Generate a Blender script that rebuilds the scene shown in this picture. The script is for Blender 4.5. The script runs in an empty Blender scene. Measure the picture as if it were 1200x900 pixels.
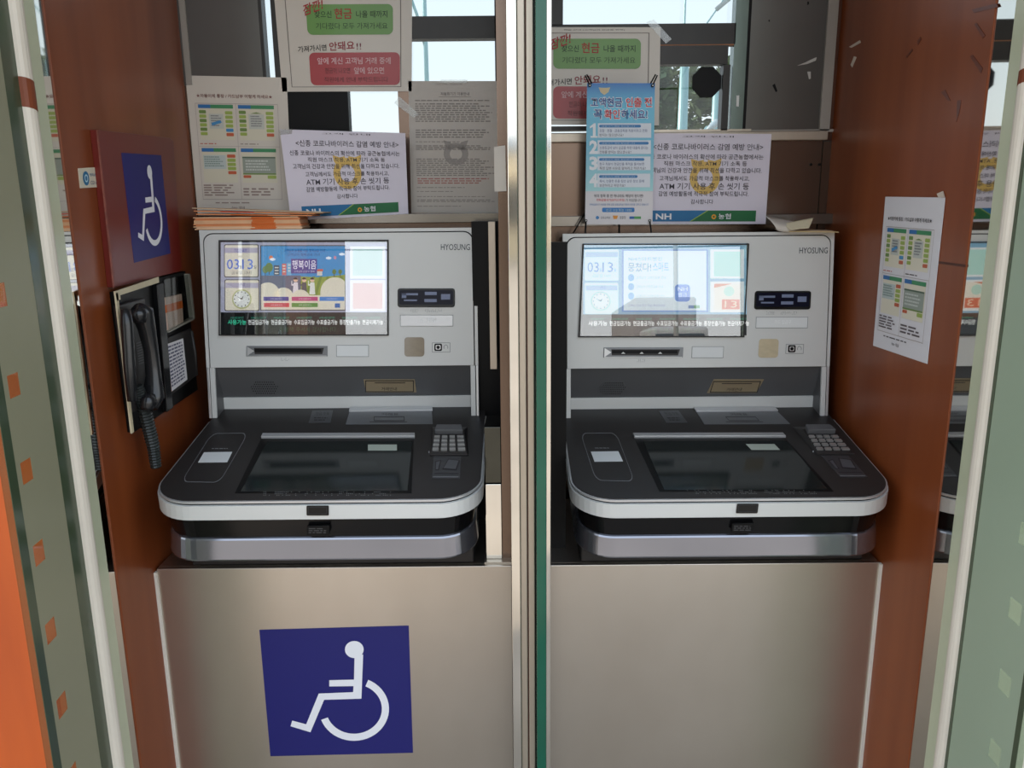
import bpy, bmesh, math, random
from mathutils import Vector as V
random.seed(7)
SC = bpy.context.scene
COL = SC.collection
PI = math.pi

# ------------------------------------------------------------------ camera
F = 930.0; PITCH = math.radians(12.7); ROLL = 0.0092; EYE = V((0, 0, 1.5))
_f = V((0, math.cos(PITCH), -math.sin(PITCH))); _r = V((1, 0, 0)); _u = V((0, math.sin(PITCH), math.cos(PITCH)))
CR = _r*math.cos(ROLL) - _u*math.sin(ROLL); CU = _u*math.cos(ROLL) + _r*math.sin(ROLL)
cam = bpy.data.cameras.new('camera'); camo = bpy.data.objects.new('camera', cam); COL.objects.link(camo)
from mathutils import Matrix
camo.matrix_world = Matrix(((CR.x, CU.x, -_f.x, EYE.x), (CR.y, CU.y, -_f.y, EYE.y), (CR.z, CU.z, -_f.z, EYE.z), (0, 0, 0, 1)))
cam.sensor_width = 36; cam.sensor_fit = 'HORIZONTAL'; cam.lens = F/1200*36; cam.clip_start = 0.02; cam.clip_end = 400
SC.camera = camo

# ------------------------------------------------------------------ sky, sun, exposure
world = bpy.data.worlds.new('sky'); SC.world = world; world.use_nodes = True
wn = world.node_tree; wn.nodes.clear()
wo = wn.nodes.new('ShaderNodeOutputWorld'); wb = wn.nodes.new('ShaderNodeBackground')
wtc = wn.nodes.new('ShaderNodeTexCoord'); wsx = wn.nodes.new('ShaderNodeSeparateXYZ'); wr = wn.nodes.new('ShaderNodeValToRGB')
wn.links.new(wtc.outputs['Generated'], wsx.inputs[0]); wn.links.new(wsx.outputs['Z'], wr.inputs[0])
wr.color_ramp.elements[0].position = 0.0; wr.color_ramp.elements[0].color = (1.0, 0.985, 0.96, 1)
wr.color_ramp.elements[1].position = 0.75; wr.color_ramp.elements[1].color = (0.66, 0.80, 1.0, 1)
e = wr.color_ramp.elements.new(0.16); e.color = (0.88, 0.95, 1.0, 1)
wn.links.new(wr.outputs[0], wb.inputs['Color']); wb.inputs['Strength'].default_value = 2.2
wn.links.new(wb.outputs[0], wo.inputs[0])
sun = bpy.data.lights.new('sun', 'SUN'); sun.energy = 6.0; sun.angle = 0.01; sun.color = (1, 0.93, 0.82)
suno = bpy.data.objects.new('sun', sun); COL.objects.link(suno)
suno.rotation_euler = V((0.72, -0.45, -0.75)).to_track_quat('-Z', 'Y').to_euler()
SC.view_settings.view_transform = 'Standard'; SC.view_settings.look = 'None'
SC.view_settings.gamma = 1.0; SC.view_settings.use_curve_mapping = False
SC.view_settings.exposure = -0.08

# ------------------------------------------------------------------ helpers
def ray(u, v): return _f*F + CR*(u-600) + CU*(450-v)
def hit(u, v, p, n):
    d = ray(u, v); return EYE + d*(n.dot(p-EYE)/n.dot(d))
def lin(c):
    return tuple((x/255/12.92 if x/255 <= 0.04045 else ((x/255+0.055)/1.055)**2.4) for x in c)

_mats = {}
def mat(name, rgb, rough=0.5, metal=0.0, noise=0.0, nscale=(8, 8, 8), bump=0.0, rnoise=0.0, spec=0.5, coat=0.0, emit=0.0, aniso=0.0, rgb2=None, ior=1.5):
    if name in _mats: return _mats[name]
    m = bpy.data.materials.new(name); m.use_nodes = True
    nt = m.node_tree; b = nt.nodes['Principled BSDF']
    c = lin(rgb) if max(rgb) > 1 else rgb
    b.inputs['Base Color'].default_value = (*c, 1)
    b.inputs['Roughness'].default_value = rough; b.inputs['Metallic'].default_value = metal
    b.inputs['Specular IOR Level'].default_value = spec; b.inputs['Coat Weight'].default_value = coat; b.inputs['IOR'].default_value = ior
    b.inputs['Coat Roughness'].default_value = 0.06
    if aniso: b.inputs['Anisotropic'].default_value = aniso
    if emit:
        b.inputs['Emission Color'].default_value = (*c, 1); b.inputs['Emission Strength'].default_value = emit
    if noise or bump or rnoise or rgb2:
        tc = nt.nodes.new('ShaderNodeTexCoord'); mp = nt.nodes.new('ShaderNodeMapping'); mp.inputs['Scale'].default_value = nscale
        nz = nt.nodes.new('ShaderNodeTexNoise'); nz.inputs['Scale'].default_value = 1.0; nz.inputs['Detail'].default_value = 4
        nt.links.new(tc.outputs['Object'], mp.inputs[0]); nt.links.new(mp.outputs[0], nz.inputs['Vector'])
        if noise or rgb2:
            mx = nt.nodes.new('ShaderNodeMix'); mx.data_type = 'RGBA'
            c2 = lin(rgb2) if rgb2 else tuple(x*(1-noise) for x in c)
            mx.inputs['A'].default_value = (*c, 1); mx.inputs['B'].default_value = (*c2, 1)
            rp = nt.nodes.new('ShaderNodeValToRGB'); rp.color_ramp.elements[0].position = 0.35; rp.color_ramp.elements[1].position = 0.68
            nt.links.new(nz.outputs['Fac'], rp.inputs[0]); nt.links.new(rp.outputs[0], mx.inputs['Factor'])
            nt.links.new(mx.outputs['Result'], b.inputs['Base Color'])
        if rnoise:
            mr = nt.nodes.new('ShaderNodeMapRange'); mr.inputs['To Min'].default_value = max(0.02, rough-rnoise); mr.inputs['To Max'].default_value = rough+rnoise
            nt.links.new(nz.outputs['Fac'], mr.inputs['Value']); nt.links.new(mr.outputs[0], b.inputs['Roughness'])
        if bump:
            bp = nt.nodes.new('ShaderNodeBump'); bp.inputs['Strength'].default_value = bump; bp.inputs['Distance'].default_value = 0.002
            nt.links.new(nz.outputs['Fac'], bp.inputs['Height']); nt.links.new(bp.outputs[0], b.inputs['Normal'])
    _mats[name] = m; return m

def thin_glass(name, tint, ior=1.5, rough=0.0, boost=0.0):
    """clear pane: transmits with a tint, mirrors by Fresnel"""
    if name in _mats: return _mats[name]
    m = bpy.data.materials.new(name); m.use_nodes = True; nt = m.node_tree; nt.nodes.clear()
    o = nt.nodes.new('ShaderNodeOutputMaterial'); t = nt.nodes.new('ShaderNodeBsdfTransparent'); g = nt.nodes.new('ShaderNodeBsdfGlossy')
    fr = nt.nodes.new('ShaderNodeFresnel'); fr.inputs['IOR'].default_value = ior; mx = nt.nodes.new('ShaderNodeMixShader')
    ad = nt.nodes.new('ShaderNodeMath'); ad.operation = 'ADD'; ad.inputs[1].default_value = boost; ad.use_clamp = True
    # same reflectance from both sides of the sheet
    ge = nt.nodes.new('ShaderNodeNewGeometry'); ml = nt.nodes.new('ShaderNodeMath'); ml.operation = 'MULTIPLY_ADD'
    ml.inputs[1].default_value = (1/ior-ior); ml.inputs[2].default_value = ior
    nt.links.new(ge.outputs['Backfacing'], ml.inputs[0])
    nt.links.new(ml.outputs[0], fr.inputs['IOR'])
    g.inputs['Roughness'].default_value = rough; t.inputs['Color'].default_value = (*tint, 1)
    nt.links.new(fr.outputs[0], ad.inputs[0]); nt.links.new(ad.outputs[0], mx.inputs[0])
    nt.links.new(t.outputs[0], mx.inputs[1]); nt.links.new(g.outputs[0], mx.inputs[2]); nt.links.new(mx.outputs[0], o.inputs[0])
    _mats[name] = m; return m

def tag(o, label=None, cat=None, group=None, kind=None):
    if label: o['label'] = label
    if cat: o['category'] = cat
    if group: o['group'] = group
    if kind: o['kind'] = kind
    return o
def thing(name, label, cat, loc, group=None, kind=None):
    o = bpy.data.objects.new(name, None); o.empty_display_size = 0.05; COL.objects.link(o); o.location = loc
    return tag(o, label, cat, group, kind)
_wl = {}
def wloc(o):
    p = V((0, 0, 0))
    while o is not None:
        p += o.location; o = o.parent
    return p

class MB:
    def __init__(s): s.v = []; s.f = []
    def add(s, pts, faces):
        k = len(s.v); s.v += [V(p) for p in pts]; s.f += [tuple(i+k for i in f) for f in faces]; return s
    def poly(s, pts): return s.add(pts, [tuple(range(len(pts)))])
    def box(s, a, b):
        x0, y0, z0 = a; x1, y1, z1 = b
        return s.add([(x0,y0,z0),(x1,y0,z0),(x1,y1,z0),(x0,y1,z0),(x0,y0,z1),(x1,y0,z1),(x1,y1,z1),(x0,y1,z1)],
                     [(0,3,2,1),(4,5,6,7),(0,1,5,4),(1,2,6,5),(2,3,7,6),(3,0,4,7)])
    def prism(s, lo, hi):
        n = len(lo)
        return s.add(list(lo)+list(hi), [tuple(range(n))[::-1], tuple(range(n, 2*n))]+[(i, (i+1) % n, n+(i+1) % n, n+i) for i in range(n)])
    def slab(s, S, pts, o0, o1): return s.prism([S(a, b, o0) for a, b in pts], [S(a, b, o1) for a, b in pts])
    def bridge(s, A, B, close=False):
        n = len(A); m = n if close else n-1
        return s.add(list(A)+list(B), [(i, (i+1) % n, n+(i+1) % n, n+i) for i in range(m)])
    def tube(s, path, rad, n=10, ry=None, up=V((0, 0, 1)), cap=True):
        path = [V(p) for p in path]; N = len(path); k0 = len(s.v)
        rad = rad if isinstance(rad, (list, tuple)) else [rad]*N
        ry = ry if isinstance(ry, (list, tuple)) else ([ry]*N if ry else rad)
        for i, p in enumerate(path):
            t = (path[min(i+1, N-1)]-path[max(i-1, 0)]).normalized()
            a = t.cross(up)
            if a.length < 1e-4: a = t.cross(V((1, 0, 0)))
            a.normalize(); b = a.cross(t).normalized()
            for j in range(n):
                q = 2*PI*j/n; s.v.append(p+a*math.cos(q)*rad[i]+b*math.sin(q)*ry[i])
        for i in range(N-1):
            for j in range(n):
                s.f.append((k0+i*n+j, k0+i*n+(j+1) % n, k0+(i+1)*n+(j+1) % n, k0+(i+1)*n+j))
        if cap:
            s.f.append(tuple(k0+j for j in range(n))[::-1]); s.f.append(tuple(k0+(N-1)*n+j for j in range(n)))
        return s
    def build(s, name, m, parent=None, bevel=0, smooth=False, seg=2):
        me = bpy.data.meshes.new(name)
        if parent is None:
            lo = V((min(p.x for p in s.v), min(p.y for p in s.v), min(p.z for p in s.v))); hi = V((max(p.x for p in s.v), max(p.y for p in s.v), max(p.z for p in s.v)))
            org = V(((lo.x+hi.x)/2, (lo.y+hi.y)/2, lo.z)); loc = org
        else:
            org = wloc(parent); loc = V((0, 0, 0))
        me.from_pydata([tuple(p-org) for p in s.v], [], s.f)
        bm = bmesh.new(); bm.from_mesh(me)
        bmesh.ops.remove_doubles(bm, verts=bm.verts, dist=1e-6)
        bmesh.ops.recalc_face_normals(bm, faces=bm.faces)
        if bevel:
            bmesh.ops.bevel(bm, geom=[x for x in bm.edges if len(x.link_faces) == 2 and x.calc_face_angle(0) > 0.6], offset=bevel, segments=seg, affect='EDGES', profile=0.5)
        bm.to_mesh(me); bm.free()
        if smooth:
            for p in me.polygons: p.use_smooth = True
        me.materials.append(m)
        o = bpy.data.objects.new(name, me); COL.objects.link(o); o.location = loc
        if parent is not None: o.parent = parent
        return o

def bx(name, m, a, b, parent=None, bevel=0): return MB().box(a, b).build(name, m, parent, bevel)

# flat print on real sheets
PRINTS = []; TEXTS = {}
# marks too small to pick apart, joined per sheet
JOIN = {'small_print', 'braille', 'speaker_hole', 'clock_mark', 'thin_border', 'label_rim', 'advert_furrow', 'advert_tree', 'advert_tower', 'advert_house', 'advert_cloudlet', 'advert_person', 'lock_mark', 'grille_slit', 'reader_glyph', 'slot_tooth', 'card_mark', 'outlet_mark', 'badge_rim', 'panel_button', 'panel_rule', 'crest', 'emblem', 'screen_bezel', 'jack_socket'}
def rr_pts(x0, y0, x1, y1, rx, ry, n=5):
    P = []
    for cx, cy, a0 in ((x1-rx, y0+ry, -90), (x1-rx, y1-ry, 0), (x0+rx, y1-ry, 90), (x0+rx, y0+ry, 180)):
        for i in range(n+1):
            a = math.radians(a0+90*i/n); P.append((cx+rx*math.cos(a), cy+ry*math.sin(a)))
    return P
class Pr:
    """prints laid on a surface S(a, b, offset); parts of one name and material are one mesh"""
    STEP = 0.0004
    def __init__(s, S, parent, base=0.0): s.S = S; s.parent = parent; s.base = base; s.g = {}; s.n = 0; s.tx = []; PRINTS.append(s)
    def mb(s, name, m):
        k = (name, m.name)
        if name not in JOIN: s.n += 1; k = (name, m.name, s.n)
        return s.g.setdefault(k, (MB(), m))[0]
    def o(s, layer): return s.base+s.STEP*(layer+0.4)
    def poly(s, name, m, pts, layer=1):
        s.mb(name, m).poly([s.S(a, b, s.o(layer)) for a, b in pts]); return s
    def rect(s, name, m, x0, y0, x1, y1, layer=1): return s.poly(name, m, [(x0, y0), (x1, y0), (x1, y1), (x0, y1)], layer)
    def rrect(s, name, m, x0, y0, x1, y1, r, layer=1, ry=None): return s.poly(name, m, rr_pts(x0, y0, x1, y1, r, ry or r), layer)
    def ell(s, name, m, cx, cy, rx, ry=None, layer=1, n=24):
        ry = ry or rx; return s.poly(name, m, [(cx+rx*math.cos(2*PI*i/n), cy+ry*math.sin(2*PI*i/n)) for i in range(n)], layer)
    def ring(s, name, m, cx, cy, rx, ry, ix, iy, a0=0, a1=360, layer=1, n=28):
        P = []; Q = []
        for i in range(n+1):
            a = math.radians(a0+(a1-a0)*i/n)
            P.append(s.S(cx+rx*math.cos(a), cy+ry*math.sin(a), s.o(layer))); Q.append(s.S(cx+ix*math.cos(a), cy+iy*math.sin(a), s.o(layer)))
        s.mb(name, m).bridge(P, Q); return s
    def frame(s, name, m, x0, y0, x1, y1, w, layer=1, wy=None):
        wy = wy or w
        s.rect(name, m, x0, y0, x1, y0+wy, layer); s.rect(name, m, x0, y1-wy, x1, y1, layer)
        s.rect(name, m, x0, y0+wy, x0+w, y1-wy, layer); s.rect(name, m, x1-w, y0+wy, x1, y1-wy, layer); return s
    def text(s, body, x0, y0, x1, y1, m, layer=2, bold=0.0, slant=0.0, name='lettering', shear=0.0):
        TEXTS[(body, bold)] = None; s.tx.append((body, bold, x0, y0, x1, y1, m, layer, slant, name)); return s
    def dashes(s, name, m, x0, y0, x1, y1, n, layer=2, fill=0.5, ragged=0.25, wd=None, slant=0.0):
        """rows of tiny illegible words"""
        h = (y1-y0)/n; W = x1-x0; wd = wd or W/14
        for i in range(n):
            y = y0+h*i; x = x0; xe = x1-random.random()*ragged*W
            while x < xe-0.2*wd:
                w = min(wd*random.uniform(0.5, 1.6), xe-x)
                sl = slant*(x-x0)/W; sr = slant*(x+w-x0)/W
                s.poly(name, m, [(x, y+sl), (x+w, y+sr), (x+w, y+h*fill+sr), (x, y+h*fill+sl)], layer); x += w+wd*0.28
        return s
def flush_prints():
    objs = {}
    for (body, bold) in TEXTS:
        c = bpy.data.curves.new('t', 'FONT'); c.body = body; c.resolution_u = 2; c.offset = bold
        ob = bpy.data.objects.new('t', c); COL.objects.link(ob); objs[(body, bold)] = ob
    dg = bpy.context.evaluated_depsgraph_get(); geo = {}
    for k, ob in objs.items():
        me = ob.evaluated_get(dg).to_mesh()
        P = [v.co.copy() for v in me.vertices]; Fc = [tuple(p.vertices) for p in me.polygons]
        if not P: geo[k] = ([], []); continue
        x0 = min(p.x for p in P); x1 = max(p.x for p in P); y0 = min(p.y for p in P); y1 = max(p.y for p in P)
        geo[k] = ([((p.x-x0)/max(1e-6, x1-x0), (y1-p.y)/max(1e-6, y1-y0)) for p in P], Fc)
        ob.evaluated_get(dg).to_mesh_clear()
    for ob in objs.values():
        c = ob.data; bpy.data.objects.remove(ob); bpy.data.curves.remove(c)
    for s in PRINTS:
        for body, bold, x0, y0, x1, y1, m, layer, slant, name in s.tx:
            P, Fc = geo[(body, bold)]
            s.mb(name, m).add([s.S(x0+(x1-x0)*a, y0+(y1-y0)*b+slant*a, s.o(layer)) for a, b in P], Fc)
        for k, (mb, m) in s.g.items():
            if mb.v:
                o = mb.build(k[0], m, s.parent)
                if k[0] in JOIN: o['kind'] = 'stuff'

def ysurf(y):
    p = V((0, y, 0)); n = V((0, -1, 0))
    return lambda u, v, o=0.0: hit(u, v, p, n)+n*o
def plane(p, n, D=V((0, 0, 0))):
    p = V(p); n = V(n).normalized()
    return lambda u, v, o=0.0: hit(u, v, p, n)+n*o+D
def unit(TL, TR, BR, BL, n):
    n = V(n)
    return lambda a, b, o=0.0: (TL*(1-a)+TR*a)*(1-b)+(BL*(1-a)+BR*a)*b+n*o
def quad(S, q):
    """unit frame over a px quad lying on px surface S"""
    P = [S(*c) for c in q]; n = S(q[0][0], q[0][1], 1.0)-P[0]
    return unit(P[0], P[1], P[2], P[3], n)
U4 = [(0, 0), (1, 0), (1, 1), (0, 1)]

# ------------------------------------------------------------------ materials
WOOD = mat('reddish wood veneer', (140, 72, 36), rough=0.36, rgb2=(116, 55, 25), nscale=(40, 9, 0.8), rnoise=0.06, coat=0.04, spec=0.4)
WOOD2 = mat('orange wood cladding', (204, 92, 30), rough=0.45, rgb2=(176, 72, 20), nscale=(9, 9, 1.2), rnoise=0.05)
WEDGE = mat('dark wood edge', (90, 46, 28), rough=0.5, noise=0.2)
PLAQ = mat('maroon board', (112, 34, 26), rough=0.35, noise=0.12, nscale=(3, 3, 3))
STEEL = mat('brushed stainless panel', (214, 206, 196), rough=0.33, metal=0.95, rgb2=(196, 186, 174), nscale=(2.2, 2.2, 1.6), rnoise=0.05)
STEELD = mat('dark stainless panel', (112, 110, 106), rough=0.3, metal=0.9, noise=0.18, nscale=(4, 4, 3), rnoise=0.05)
LEDGE = mat('ledge steel', (140, 136, 130), rough=0.18, metal=0.95, noise=0.1)
STEELB = mat('bronze toned stainless', (120, 102, 90), rough=0.22, metal=0.95, noise=0.1, nscale=(5, 5, 2), rnoise=0.04)
MIRROR = mat('mirror stainless', (224, 222, 216), rough=0.03, metal=1.0, noise=0.04, nscale=(20, 20, 6))
CHROME = mat('polished stainless strip', (232, 228, 220), rough=0.08, metal=1.0, noise=0.05, nscale=(30, 30, 4), rnoise=0.04)
SATIN = mat('satin beige metal', (196, 184, 168), rough=0.35, metal=0.7, noise=0.08, nscale=(60, 60, 3))
BEAM = mat('dark brown window bar', (44, 40, 36), rough=0.4, noise=0.3, nscale=(20, 20, 20))
ALU = mat('pale aluminium frame', (160, 154, 146), rough=0.5, metal=0.2, noise=0.06)
WHITE = mat('white sealant', (226, 220, 208), rough=0.6, noise=0.06, nscale=(30, 30, 30))
SEAL = mat('cream rubber seal', (226, 216, 200), rough=0.4, noise=0.1, nscale=(20, 20, 5))
SEALB = mat('rust brown tape', (128, 62, 30), rough=0.5, noise=0.2)
GLEDGE = mat('green glass edge', (4, 88, 66), rough=0.12, coat=0.25, noise=0.25, nscale=(2, 2, 6))
GLCLEAR = mat('pale green clear glass band', (196, 200, 170), rough=0.3, coat=0.1, noise=0.05)
GLDARK = mat('dark green glass rim', (64, 78, 56), rough=0.2, noise=0.1)
FROST = mat('frosted green grey film', (142, 140, 114), rough=0.45, noise=0.06, nscale=(3, 3, 1))
FROSTR = mat('frosted pale green film', (158, 174, 150), rough=0.4, noise=0.08, nscale=(3, 3, 1.2))
PANE = thin_glass('window glass', (0.68, 0.71, 0.72), 1.45)
PANEG = thin_glass('side glass', (0.72, 0.8, 0.72), 1.45)
SCRGL = thin_glass('screen cover glass', (0.95, 0.96, 0.97), 1.6, boost=0.12)
ACRY = thin_glass('clear acrylic', (0.85, 0.86, 0.85), 1.4)
TAPE = thin_glass('clear tape', (0.86, 0.86, 0.84), 1.35, rough=0.25, boost=0.10)
SILV = mat('silver paint', (212, 212, 208), rough=0.38, metal=0.1, noise=0.03, nscale=(6, 6, 6), rnoise=0.04)
SILV2 = mat('bright silver trim', (206, 206, 206), rough=0.3, metal=0.55, noise=0.03)
DKGR = mat('charcoal plastic', (46, 43, 42), rough=0.42, spec=0.35, noise=0.06, nscale=(60, 60, 60))
NICHE = mat('slate grey plastic', (92, 92, 93), rough=0.4, noise=0.04, nscale=(10, 10, 10))
BLK = mat('black plastic', (10, 10, 11), rough=0.45, spec=0.2, noise=0.15)
BLKG = mat('gloss black plastic', (12, 12, 14), rough=0.16, spec=0.35, noise=0.1)
BUMP = mat('grey chrome bumper', (150, 152, 162), rough=0.12, metal=0.9, noise=0.05, nscale=(6, 6, 6))
TRAYGL = mat('smoked tray glass', (32, 37, 36), rough=0.09, spec=0.3, noise=0.1)
GREYPL = mat('pale grey plate', (122, 124, 126), rough=0.35, metal=0.3, noise=0.04)
LABELW = mat('white label', (226, 228, 226), rough=0.4, noise=0.02)
LABELT = mat('tan sensor window', (150, 136, 116), rough=0.12, coat=0.5, noise=0.12, nscale=(40, 40, 80))
LABELT2 = mat('cream sensor window', (212, 196, 164), rough=0.12, coat=0.5, noise=0.12, nscale=(40, 40, 80))
LABELB = mat('brown label', (150, 134, 106), rough=0.3, metal=0.0, noise=0.08)
NAVY = mat('navy lens', (8, 10, 34), rough=0.2, spec=0.2, noise=0.2)
KEY = mat('steel keys', (190, 188, 184), rough=0.3, metal=0.6, noise=0.04)
PAPER = mat('white paper', (226, 222, 224), rough=0.55, noise=0.03, nscale=(6, 6, 6))
PAPERW = mat('warm paper', (214, 206, 194), rough=0.3, noise=0.04, nscale=(6, 6, 6), coat=0.3)
PAPERG = mat('grey paper', (190, 182, 172), rough=0.35, noise=0.05, nscale=(6, 6, 6), coat=0.2)
PAPERL = mat('lilac paper', (222, 216, 228), rough=0.55, noise=0.03, nscale=(6, 6, 6))
def ink(r, g, b): return mat('ink %d %d %d' % (r, g, b), (r, g, b), rough=0.5)
def lit(r, g, b, k=0.55):
    m = mat('screen light %d %d %d' % (r, g, b), (r, g, b), rough=0.6, emit=k)
    return m
K = ink(40, 36, 40); RED = ink(170, 40, 40); GRN = ink(96, 150, 60); WHT = ink(232, 230, 232); BLUE = ink(18, 20, 104)

# ------------------------------------------------------------------ the booth shell
XL, XR = -0.695, 0.712           # wood wall faces
YLF, YRF = 1.285, 1.252          # their front edges
YB, YBR = 1.80, 1.83             # back planes left and right of the post
TOP = 2.42
YPN = 1.42                       # steel counter fronts
zl = 1.5-0.4806*YPN              # their top
def struct(o): o['kind'] = 'structure'; return o

gm = mat('grey beige paving', (168, 156, 142), rough=0.8, rgb2=(140, 130, 118), nscale=(1.5, 1.5, 1.5))
struct(bx('floor', gm, (-60, -60, -0.1), (60, 90, 0)))
ceil_m = mat('grey soffit', (120, 116, 110), rough=0.6, noise=0.05)
struct(bx('ceiling', ceil_m, (-2.2, 0.75, TOP), (2.2, 2.6, TOP+0.12)))

wl = struct(bx('wall_left', WOOD, (XL-0.022, YLF, 0), (XL, YB, TOP), bevel=0.001))
wr_ = struct(bx('wall_right', WOOD, (XR, YRF, 0), (XR+0.022, YBR, TOP), bevel=0.001))
SL = lambda u, v, o=0.0: hit(u, v, V((XL, 0, 0)), V((1, 0, 0)))+V((o, 0, 0))
SR = lambda u, v, o=0.0: hit(u, v, V((XR, 0, 0)), V((-1, 0, 0)))+V((-o, 0, 0))
# seam and tape scars on the right wood wall
bx('panel_seam', WEDGE, (XR-0.0008, YRF, SR(1112, 309).z-0.002), (XR+0.001, SR(1100, 307).y, SR(1112, 309).z+0.002), wr_)
scar = mat('old tape stain', (108, 46, 22), rough=0.3, noise=0.3, nscale=(80, 80, 80)); scarw = mat('tape scrap', (214, 200, 184), rough=0.3, noise=0.1)
for pts, m in (([(1139, 11), (1168, 4), (1170, 8), (1142, 15)], scar), ([(1137, 66), (1140, 64), (1152, 80), (1150, 86)], scar),
               ([(1075, 48), (1079, 43), (1080, 46), (1076, 53)], scar), ([(1062, 66), (1069, 57), (1070, 59), (1063, 68)], scar),
               ([(1122, 118), (1127, 117), (1124, 134), (1121, 143)], scar), ([(1142, 28), (1145, 27), (1155, 42), (1152, 45)], scar),
               ([(997, 76), (1001, 66), (1004, 67), (999, 79)], scarw), ([(995, 55), (1008, 47), (1009, 50), (998, 56)], scarw),
               ([(1103, 108), (1108, 105), (1114, 118), (1111, 118)], scar)):
    MB().slab(SR, pts, 0.0, 0.0006).build('tape_scar', m, wr_)

# mirror jambs and the narrow frosted glass panels in front of each wood wall
def side(H, ang, sx, name, filmM, label_seal, squares, pxs, near, outer):
    """pane plane through H turned by ang; px lines measured on it"""
    d = V((math.sin(ang), math.cos(ang), 0)); n = V((d.y*sx, -d.x*sx, 0))       # n looks into the booth opening
    S = lambda u, v, o=0.0: hit(u, v, H, n)+n*o
    def xat(u, v): return S(u, v)
    jam = MB()
    back = 0.004
    a = xat(*pxs['mirror']); b = H+d*0.006
    jam.prism([V((p.x, p.y, 0))-n*o for p, o in ((a, 0), (b, 0), (b, 0.02), (a, 0.02))], [V((p.x, p.y, TOP))-n*o for p, o in ((a, 0), (b, 0), (b, 0.02), (a, 0.02))])
    j = struct(jam.build(name[0], MIRROR))
    o0 = 0.010
    Sg = lambda u, v, o=0.0: hit(u, v, H+n*o0, n)+n*o
    P = {k: Sg(*pxs[k]) for k in ('edge', 'seal0', 'seal1', 'rim', 'near0', 'near')}
    def strip(p, q, t0, t1, z0=0.0, z1=TOP):
        A = [V((p.x, p.y, 0))+n*t0, V((q.x, q.y, 0))+n*t0, V((q.x, q.y, 0))+n*t1, V((p.x, p.y, 0))+n*t1]
        return MB().prism([x+V((0, 0, z0)) for x in A], [x+V((0, 0, z1)) for x in A])
    g = thing(name[1], None, None, V((P['seal0'].x, P['seal0'].y, 0)), kind='structure')
    strip(P['edge'], P['near'], -0.009, 0.0).build('glass_pane', PANEG, g)
    strip(P['edge'], P['seal0'], 0.0003, 0.0009).build('clear_band', GLCLEAR, g)
    # seal: half round rubber strip
    c = (P['seal0']+P['seal1'])/2; w = (P['seal0']-P['seal1']).length/2
    prof = [(P['seal0']-P['seal1']).normalized()*w*math.cos(PI*i/8)+n*(0.8*w*math.sin(PI*i/8)+0.0005) for i in range(9)]
    lo = [V((c.x, c.y, 0))+p for p in prof]; hi = [x+V((0, 0, TOP)) for x in lo]
    sl = MB().prism(lo, hi).build('seal', SEAL, g); 
    zt = [Sg(*q).z for q in pxs['tape']]
    prof2 = [p*1.04 for p in prof]
    lo = [V((c.x, c.y, zt[1]))+p for p in prof2]; hi = [V((c.x, c.y, zt[0]))+p for p in prof2]
    MB().prism(lo, hi).build('tape_band', SEALB, sl)
    strip(P['seal1'], P['rim'], 0.0003, 0.0009).build('glass_rim', GLDARK, g)
    strip(P['near0'], P['near'], 0.0003, 0.0012).build('glass_rim', GLDARK, g)
    # film with clear squares left open in it
    e1 = P['rim']*1.0; e2 = P['near0']*1.0; e1.z = e2.z = 0.0; t = (e2-e1); L = t.length; t = t.normalized()
    cs = sorted([Sg(*q) for q in squares], key=lambda p: p.z)
    s0 = min(max((cs[len(cs)//2]-e1).dot(t), 0.026), L-0.026)
    hw, hh = pxs['sq']
    base = V((e1.x, e1.y, 0))
    f = MB()
    def cell(a0, a1, z0, z1):
        if a1-a0 < 1e-4 or z1-z0 < 1e-4: return
        f.poly([base+t*a0+n*0.0006+V((0, 0, z0)), base+t*a1+n*0.0006+V((0, 0, z0)), base+t*a1+n*0.0006+V((0, 0, z1)), base+t*a0+n*0.0006+V((0, 0, z1))])
    cell(0, s0-hw, 0, TOP); cell(s0+hw, L, 0, TOP)
    z = 0.0
    step = (cs[-1].z-cs[0].z)/(len(cs)-1)
    zc = cs[0].z-step*int(cs[0].z/step)
    while zc < TOP:
        cell(s0-hw, s0+hw, z, zc-hh); z = zc+hh; zc += step
    cell(s0-hw, s0+hw, z, TOP)
    f.build('frosted_film', filmM, g)
    return g
side(V((XL-0.002, YLF-0.004, 0)), math.radians(-5), 1, ('trim_1', 'window_3'), FROST, '', [(31, 552), (45, 650), (60, 740), (73, 825)],
     dict(mirror=(30, 300), edge=(97.5, 450), seal0=(81, 450), seal1=(70, 450), rim=(55, 450), near0=(41, 700), near=(31, 700), tape=((30, 95), (36, 130)), sq=(0.0135, 0.0155)), 0, 0)
side(V((XR+0.002, YRF-0.004, 0)), math.radians(1.3), -1, ('trim_2', 'window_4'), FROSTR, '', [(1192, 718), (1178, 800), (1165, 880)],
     dict(mirror=(1200, 300), edge=(1137.5, 450), seal0=(1153, 450), seal1=(1164, 450), rim=(1168, 450), near0=(1185, 895), near=(1191, 895), tape=((1197, 84), (1196, 100)), sq=(0.0135, 0.0155)), 0, 0)
# outside cladding either side
struct(bx('wall_front_left', WOOD2, (-2.2, 1.30, 0), (-0.73, 1.34, TOP)))
struct(bx('wall_front_right', mat('pale render', (206, 200, 182), rough=0.7, noise=0.06), (0.75, 1.30, 0), (2.2, 1.34, TOP)))

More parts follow.
